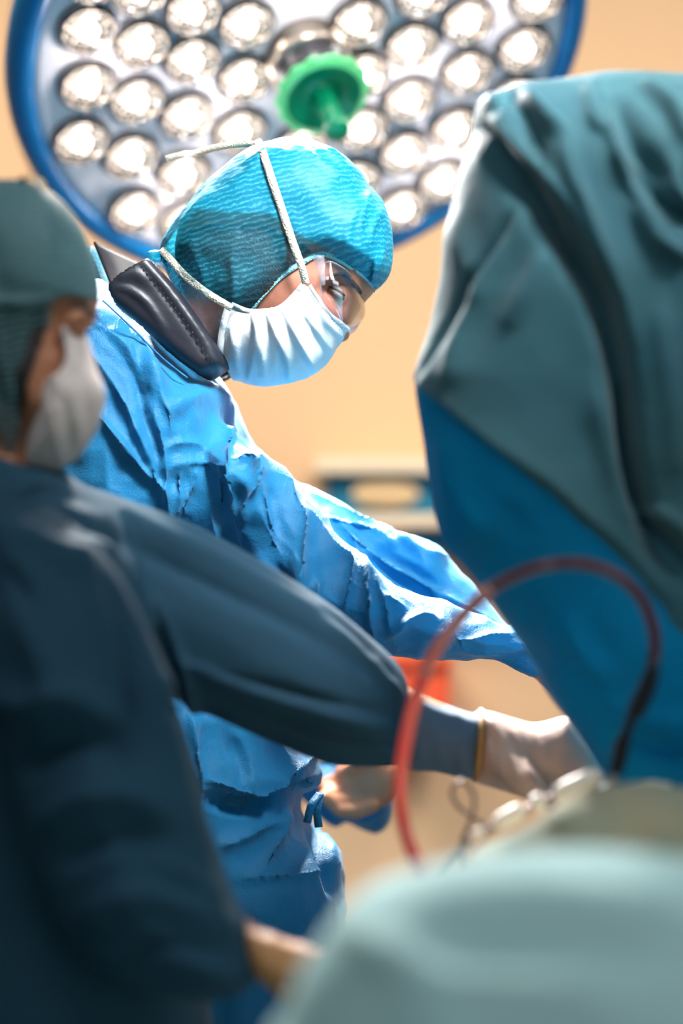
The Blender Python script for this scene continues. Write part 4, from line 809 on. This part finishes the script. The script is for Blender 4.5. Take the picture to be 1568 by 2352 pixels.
# ================================================================ helper standing behind the surgeon
D2 = 3.08
root = thing('person', 'helper hidden behind the surgeon, only a bare cupped hand and blue sleeve showing', 'person', (-0.10, 3.22, 0.0))
g = Grid(axis((-0.38, 0.08, 0.008)), axis((-1.36, -0.46, 0.012), (-0.46, -0.26, 0.004), (-0.26, 0.14, 0.008)), axis((2.96, 3.14, 0.005), (3.14, 3.42, 0.009)))
g.ell((-0.26, 0.02, 3.24), (0.078, 0.10, 0.08), 0.02); g.cap((-0.26, -0.04, 3.24), (-0.26, -0.14, 3.25), 0.05, 0.055, 0.03)
g.ell((-0.185, 0.01, 3.23), (0.012, 0.018, 0.012), 0.01)
g.cap((-0.25, -0.19, 3.18), (-0.25, -0.19, 3.32), 0.06, 0.06, 0.04); g.cap((-0.25, -0.22, 3.25), (-0.2, -0.62, 3.25), 0.085, 0.10, 0.05)
wr = c3(882, 1786, D2)
g.cap((-0.22, -0.22, 3.32), (-0.12, -0.38, 3.32), 0.04, 0.036, 0.02); g.cap((-0.24, -0.22, 3.2), c3(840, 1700, 3.18), 0.04, 0.036, 0.02); g.cap(c3(840, 1700, 3.18), wr, 0.036, 0.026, 0.02)
pm = [((876, 1770), (800, 1775), .020, .018), ((880, 1790), (815, 1808), .022, .019), ((872, 1815), (835, 1838), .020, .016)]
for a, b, ra, rb in pm: g.cap(c3(*a, D2), c3(*b, D2), ra, rb, 0.012)
fg = [((820, 1800), (775, 1790), (748, 1800), (738, 1808), -.012), ((838, 1815), (798, 1812), (766, 1818), (752, 1808), -.018), ((850, 1832), (812, 1840), (774, 1838), (748, 1816), -.022), ((858, 1846), (820, 1862), (780, 1860), (742, 1828), -.016)]
for j, (a, b, c_, d, off) in enumerate(fg):
    A_, B_, C_, E_ = [c3(x, y, D2 + 0.01 * (1.5 - j)) + np.array([0, 0, off * 0.4]) for x, y in (a, b, c_, d)]
    g.cap(A_, B_, 0.0105, 0.0098, 0.002); g.cap(B_, C_, 0.0096, 0.0088, 0.002); g.cap(C_, E_, 0.0088, 0.0072, 0.002)
g.cap(c3(862, 1758, D2 - 0.01), c3(820, 1752, D2 - 0.022), 0.013, 0.010, 0.008); g.cap(c3(820, 1752, D2 - 0.022), c3(796, 1766, D2 - 0.026), 0.0098, 0.0075, 0.003)
legs(g, (-0.15, -0.62), 3.25); V, Q = g.mesh(2); out('body', V, Q, M['skin_tan'], root, subd=1)
g = Grid(axis((-0.40, 0.10, 0.006)), axis((-0.95, -0.46, 0.012), (-0.46, -0.08, 0.005)), axis((2.99, 3.42, 0.007)))
g.blob(Blob([(240, 1400), (400, 1400), (520, 1480), (600, 1620), (660, 1720), (690, 1760), (690, 2000), (690, 2700), (200, 2700), (180, 1700)], 3.26, 0.14, 0.12, 0.02))
g.blob(Blob([(740, 1745), (800, 1700), (860, 1720), (896, 1750), (908, 1800), (906, 1850), (896, 1890), (868, 1916), (830, 1905), (795, 1888), (770, 1900), (738, 1880), (700, 1840), (640, 1760)], D2 + 0.075, 0.055, 0.045, 0.02))
V, Q = g.mesh(2); V = fold(V, Q, D2, [([(780, 1870), (830, 1880), (890, 1850)], 12, 8), ([(760, 1740), (800, 1760), (830, 1740)], 12, 5), ([(890, 1770), (892, 1820), (880, 1870)], 9, -7), ([(820, 1900), (860, 1880), (900, 1830)], 8, 6)], extra=0.004)
out('surgical_gown', V, Q, M['gown'], root)
g = Grid(axis((-0.38, -0.15, 0.006)), axis((-0.02, 0.16, 0.006)), axis((3.12, 3.36, 0.006))); g.ell((-0.265, 0.055, 3.24), (0.092, 0.085, 0.094)); V, Q = g.mesh(1); o = out('bouffant_cap', V, Q, M['cap'], root); set_layers(o, np.ones(len(V)))

# ================================================================ hanging drape at the right
t = thing('surgical_drape', 'tall teal drape hanging in heavy folds over a screen at the right', 'drape', (0.42, 2.35, 0.0))
g = Grid(axis((0.05, 0.62, 0.0042)), axis((-0.55, -0.28, 0.01), (-0.28, 0.48, 0.0042)), axis((2.14, 2.56, 0.007)))
DB = Blob([(1094, 244), (1130, 222), (1200, 196), (1290, 186), (1380, 176), (1500, 174), (1640, 182), (1900, 230), (2100, 500), (2150, 1500), (2150, 2300), (1560, 2300), (1480, 1960), (1400, 1800), (1330, 1690), (1262, 1600), (1200, 1490), (1105, 1350), (1030, 1262), (1006, 1215), (985, 1100), (968, 980), (952, 880), (955, 850), (985, 760), (1010, 640), (1030, 500), (1060, 370)], 2.36, 0.15, 0.11, 0.01, n=3)
g.blob(DB); V, Q = g.mesh(2)
df = [([(1092, 236), (1150, 360), (1230, 480), (1320, 610), (1380, 720), (1420, 900), (1440, 1060), (1490, 1240), (1568, 1330)], 26, -34), ([(1110, 260), (1180, 350), (1260, 460), (1340, 590), (1400, 700), (1430, 830)], 22, 20, 's'), ([(1140, 250), (1170, 215), (1195, 190)], 16, -9), ([(1215, 215), (1250, 280), (1290, 320)], 14, 13), ([(1180, 220), (1220, 300), (1250, 420)], 18, -10), ([(1290, 330), (1310, 420), (1350, 520), (1390, 620)], 16, 12), ([(1370, 190), (1380, 300), (1400, 380), (1450, 480), (1500, 560)], 15, 16, 's'), ([(1355, 200), (1360, 290), (1390, 310)], 14, 10),
      ([(1480, 190), (1540, 260), (1568, 330)], 16, 14), ([(1400, 220), (1450, 350), (1520, 430)], 28, -18), ([(1450, 480), (1500, 560), (1568, 600)], 18, 14), ([(1440, 400), (1520, 480), (1600, 520)], 22, -18), ([(1530, 380), (1550, 460), (1600, 500)], 14, 12),
      ([(1175, 480), (1120, 580), (1060, 680), (1000, 800), (960, 870)], 9, -9), ([(1150, 560), (1110, 660), (1060, 780), (1030, 880)], 16, 7), ([(1240, 590), (1200, 680), (1160, 760)], 22, 7), ([(1030, 460), (1060, 560), (1110, 700)], 30, 6),
      ([(952, 868), (1040, 950), (1130, 1030), (1240, 1120), (1330, 1200), (1430, 1290), (1520, 1400)], 22, 16, 's'), ([(1360, 900), (1400, 1050), (1450, 1200)], 30, 10), ([(1500, 700), (1530, 900), (1545, 1100)], 30, 10), ([(1420, 900), (1430, 1050), (1470, 1180), (1568, 1290)], 16, -22), ([(1450, 1180), (1520, 1190), (1600, 1260)], 16, 14),
      ([(1210, 1380), (1230, 1500), (1260, 1560)], 24, -7), ([(1300, 1420), (1340, 1500), (1400, 1560)], 26, 8), ([(1380, 1600), (1480, 1640), (1568, 1660)], 26, 8), ([(1410, 1700), (1500, 1720), (1568, 1740)], 20, -9), ([(1030, 1000), (1060, 1120), (1120, 1250)], 30, 8), ([(1150, 1150), (1200, 1250)], 30, -6)]
V = fold(V, Q, 2.24, [(f[0], f[1], f[2] * 1.3) + tuple(f[3:]) for f in df], extra=0.006)
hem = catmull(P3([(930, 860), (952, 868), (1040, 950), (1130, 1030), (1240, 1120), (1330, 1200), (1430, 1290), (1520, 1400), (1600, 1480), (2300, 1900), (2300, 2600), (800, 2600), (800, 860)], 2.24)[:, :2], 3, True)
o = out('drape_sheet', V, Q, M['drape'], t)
o.data.materials.append(M['drape_in_backlit']); cen = V[Q].mean(1); inn = poly_sd(cen[:, 0], cen[:, 1], hem) > 0
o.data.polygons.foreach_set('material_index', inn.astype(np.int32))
# the frame that holds it up, inside the folds
V, Fc = tube([(0.42, 2.40, 0.0), (0.42, 2.40, 1.0), (0.42, 2.40, 1.62)], 0.015); mesh_obj('screen_post', V, Fc, M['steel'], t)

# ================================================================ table, sheet, tubing
t = thing('draped_table', 'large pale teal sheet over the instrument table, very blurred in the lower right foreground', 'table', (0.10, 1.55, 0.0))
g = Grid(axis((-0.20, 0.42, 0.007)), axis((-1.12, -0.45, 0.03), (-0.45, -0.18, 0.006)), axis((1.28, 1.86, 0.01)))
g.blob(Blob([(600, 2500), (650, 2330), (690, 2235), (735, 2160), (790, 2095), (860, 2035), (1000, 1995), (1140, 1970), (1290, 1955), (1420, 1958), (1560, 1975), (1800, 2020), (2100, 2200), (2100, 4800), (640, 4800), (600, 3500)], 1.56, 0.22, 0.17, 0.02))
V, Q = g.mesh(2); V = fold(V, Q, 1.4, [([(900, 2140), (1200, 2100), (1568, 2110)], 40, 9), ([(1000, 2230), (1300, 2190), (1568, 2210)], 36, -10), ([(750, 2200), (1000, 2250), (1400, 2290)], 40, 8), ([(1350, 1960), (1450, 2020), (1568, 2060)], 40, 6), ([(1150, 1990), (1300, 2040), (1500, 2060)], 34, -8)], extra=0.006)
out('sheet', V, Q, M['sheet'], t)
t = thing('patient_drape', 'pale cream and grey green towelling around the operating field behind the teal sheet', 'cloth', (0.30, 2.05, 0.62))
g = Grid(axis((0.09, 0.62, 0.005)), axis((-0.62, -0.22, 0.005)), axis((1.90, 2.36, 0.008)))
g.blob(Blob([(1075, 2000), (1100, 1955), (1180, 1920), (1240, 1890), (1290, 1850), (1380, 1815), (1480, 1800), (1560, 1810), (1800, 1850), (2200, 1900), (2200, 2600), (1100, 2600), (1080, 2200)], 2.05, 0.11, 0.07, 0.02))
V, Q = g.mesh(2); V = fold(V, Q, 2.0, [([(1150, 1960), (1250, 1900), (1350, 1870)], 18, 9), ([(1290, 1950), (1400, 1900), (1500, 1880)], 18, -8), ([(1400, 1960), (1480, 1920), (1568, 1930)], 16, 8)], extra=0.006)
ob = out('towel', V, Q, M['cream'], t)
V, Fc = box(0.12, 0.60, 1.92, 2.12, 0.55, 0.72); bevel(mesh_obj('table_top', V, Fc, M['steel'], t, smooth=False), 0.02)
V, Fc = box(0.3, 0.42, 1.95, 2.1, 0.0, 0.56); bevel(mesh_obj('table_column', V, Fc, M['steel'], t, smooth=False), 0.02)
# lit strip of segments, instrument handle, wire loop
t = thing('retractor', 'glaring strip of brightly lit pale segments sloping down beneath the gloved hand', 'instrument', tuple(W(1200, 1870, 2.3)))
M['pale'] = mat('pale_plastic', (0.95, 0.86, 0.76), 0.3)
for (a, b, ra, rb) in (((1372, 1782), (1282, 1826), 22, 26), ((1248, 1838), (1222, 1850), 21, 22), ((1196, 1862), (1138, 1894), 22, 20), ((1106, 1910), (1080, 1926), 16, 10)):
    d = 2.2; A_, B_ = c3(*a, d), c3(*b, d); q = np.array([A_ + (B_ - A_) * k for k in (-.12, -.04, .1, .3, .5, .7, .9, 1.04, 1.12)]); r = np.interp(np.arange(9), (0, 8), (ra, rb)) * np.array([.3, .75, .95, 1, 1, 1, .95, .75, .3]) / F * d
    V, Fc = tube(toW(q), r, 16); mesh_obj('segment', V, Fc, M['pale'], t)
V, Fc = tube(toW(P3([(1372, 1782), (1200, 1862), (1080, 1926), (1030, 1975), (990, 2030)], 2.2)), 0.003, 8); mesh_obj('spine', V, Fc, M['dark_metal'], t)
t = thing('surgical_instrument', 'silver jointed instrument handle gleaming below the hanging drape', 'instrument', tuple(W(1420, 1830, 2.26)))
V, Fc = tube(toW(P3([(1370, 1850), (1380, 1820), (1395, 1800), (1410, 1835), (1430, 1842)], 2.2)), [0.009, 0.011, 0.008, 0.011, 0.008], 14); mesh_obj('joint', V, Fc, M['steel'], t)
V, Fc = tube(toW(P3([(1410, 1845), (1450, 1828), (1500, 1815), (1540, 1812)], 2.2)), [0.008, 0.011, 0.010, 0.006], 14); mesh_obj('handle', V, Fc, M['pale'], t)
q = catmull(P3([(1130, 1905), (1090, 1880), (1050, 1850), (1038, 1815), (1060, 1795), (1085, 1820), (1088, 1860), (1075, 1900), (1060, 1940), (1065, 1990)], 2.22), 6)
V, Fc = tube(toW(q), 0.0022, 8); tag(mesh_obj('wire_loop', V, Fc, M['dark_metal']), 'thin dark wire looping in front of the tan wall under the gloved wrist', 'wire')
# suction tube
M['tube_red'] = mat('clear_tube_with_red_fluid', (0.85, 0.13, 0.09), 0.25, spec=0.6, coat=0.6, vary=(16, 0.8, (0.8, 0.32, 0.26)), translucent=0.3)
M['tube_dark'] = mat('maroon_tube', (0.12, 0.03, 0.05), 0.3, coat=0.4)
t = thing('suction_tube', 'coral red suction tubing arching from the sheet up across the drape to a black handle', 'tube', tuple(W(970, 2010, 2.1)))
q1 = catmull(P3([(985, 2060, 2.12), (965, 2000, 2.14), (935, 1925, 2.16), (921, 1850, 2.17), (922, 1760, 2.17), (942, 1650, 2.17), (970, 1560, 2.17), (1010, 1480, 2.16), (1070, 1405, 2.15), (1130, 1350, 2.14)]), 10)
q2 = catmull(P3([(1130, 1350, 2.14), (1190, 1318, 2.13), (1260, 1297, 2.12), (1340, 1295, 2.12), (1410, 1318, 2.12), (1465, 1365, 2.12), (1495, 1425, 2.12), (1504, 1480, 2.12), (1498, 1540, 2.12)]), 10)
k_ = int(len(q1) * 0.68); V, Fc = tube(toW(q1[:k_ + 1]), 0.0062, 16); mesh_obj('red_section', V, Fc, M['tube_red'], t)
V, Fc = tube(toW(q1[k_:]), 0.0061, 16); mesh_obj('highlight_section', V, Fc, mat('pink_highlight_tube', (0.8, 0.42, 0.38), 0.2, coat=0.8, vary=(22, 0.9, (0.75, 0.16, 0.12)), translucent=0.3), t)  # paler pink stands in for highlights along this stretch of tube
V, Fc = tube(toW(q2), 0.0055, 16); mesh_obj('dark_section', V, Fc, M['tube_dark'], t)
q = P3([(1500, 1500, 2.12), (1497, 1545, 2.12), (1480, 1590, 2.12), (1462, 1630, 2.12), (1450, 1650, 2.12), (1440, 1680, 2.12), (1428, 1710, 2.12), (1418, 1760, 2.12), (1412, 1780, 2.12)])
V, Fc = tube(toW(q), [0.005, 0.007, 0.0085, 0.0085, 0.005, 0.0045, 0.0075, 0.007, 0.004], 16); mesh_obj('handle', V, Fc, M['black'], t)
V, Fc = tube(toW(P3([(1412, 1775, 2.12), (1405, 1805, 2.14), (1395, 1830, 2.16)])), 0.003, 10); mesh_obj('suction_tip', V, Fc, M['steel'], t)

for o in list(bpy.data.objects):
    if 'world_children' in o: del o['world_children']
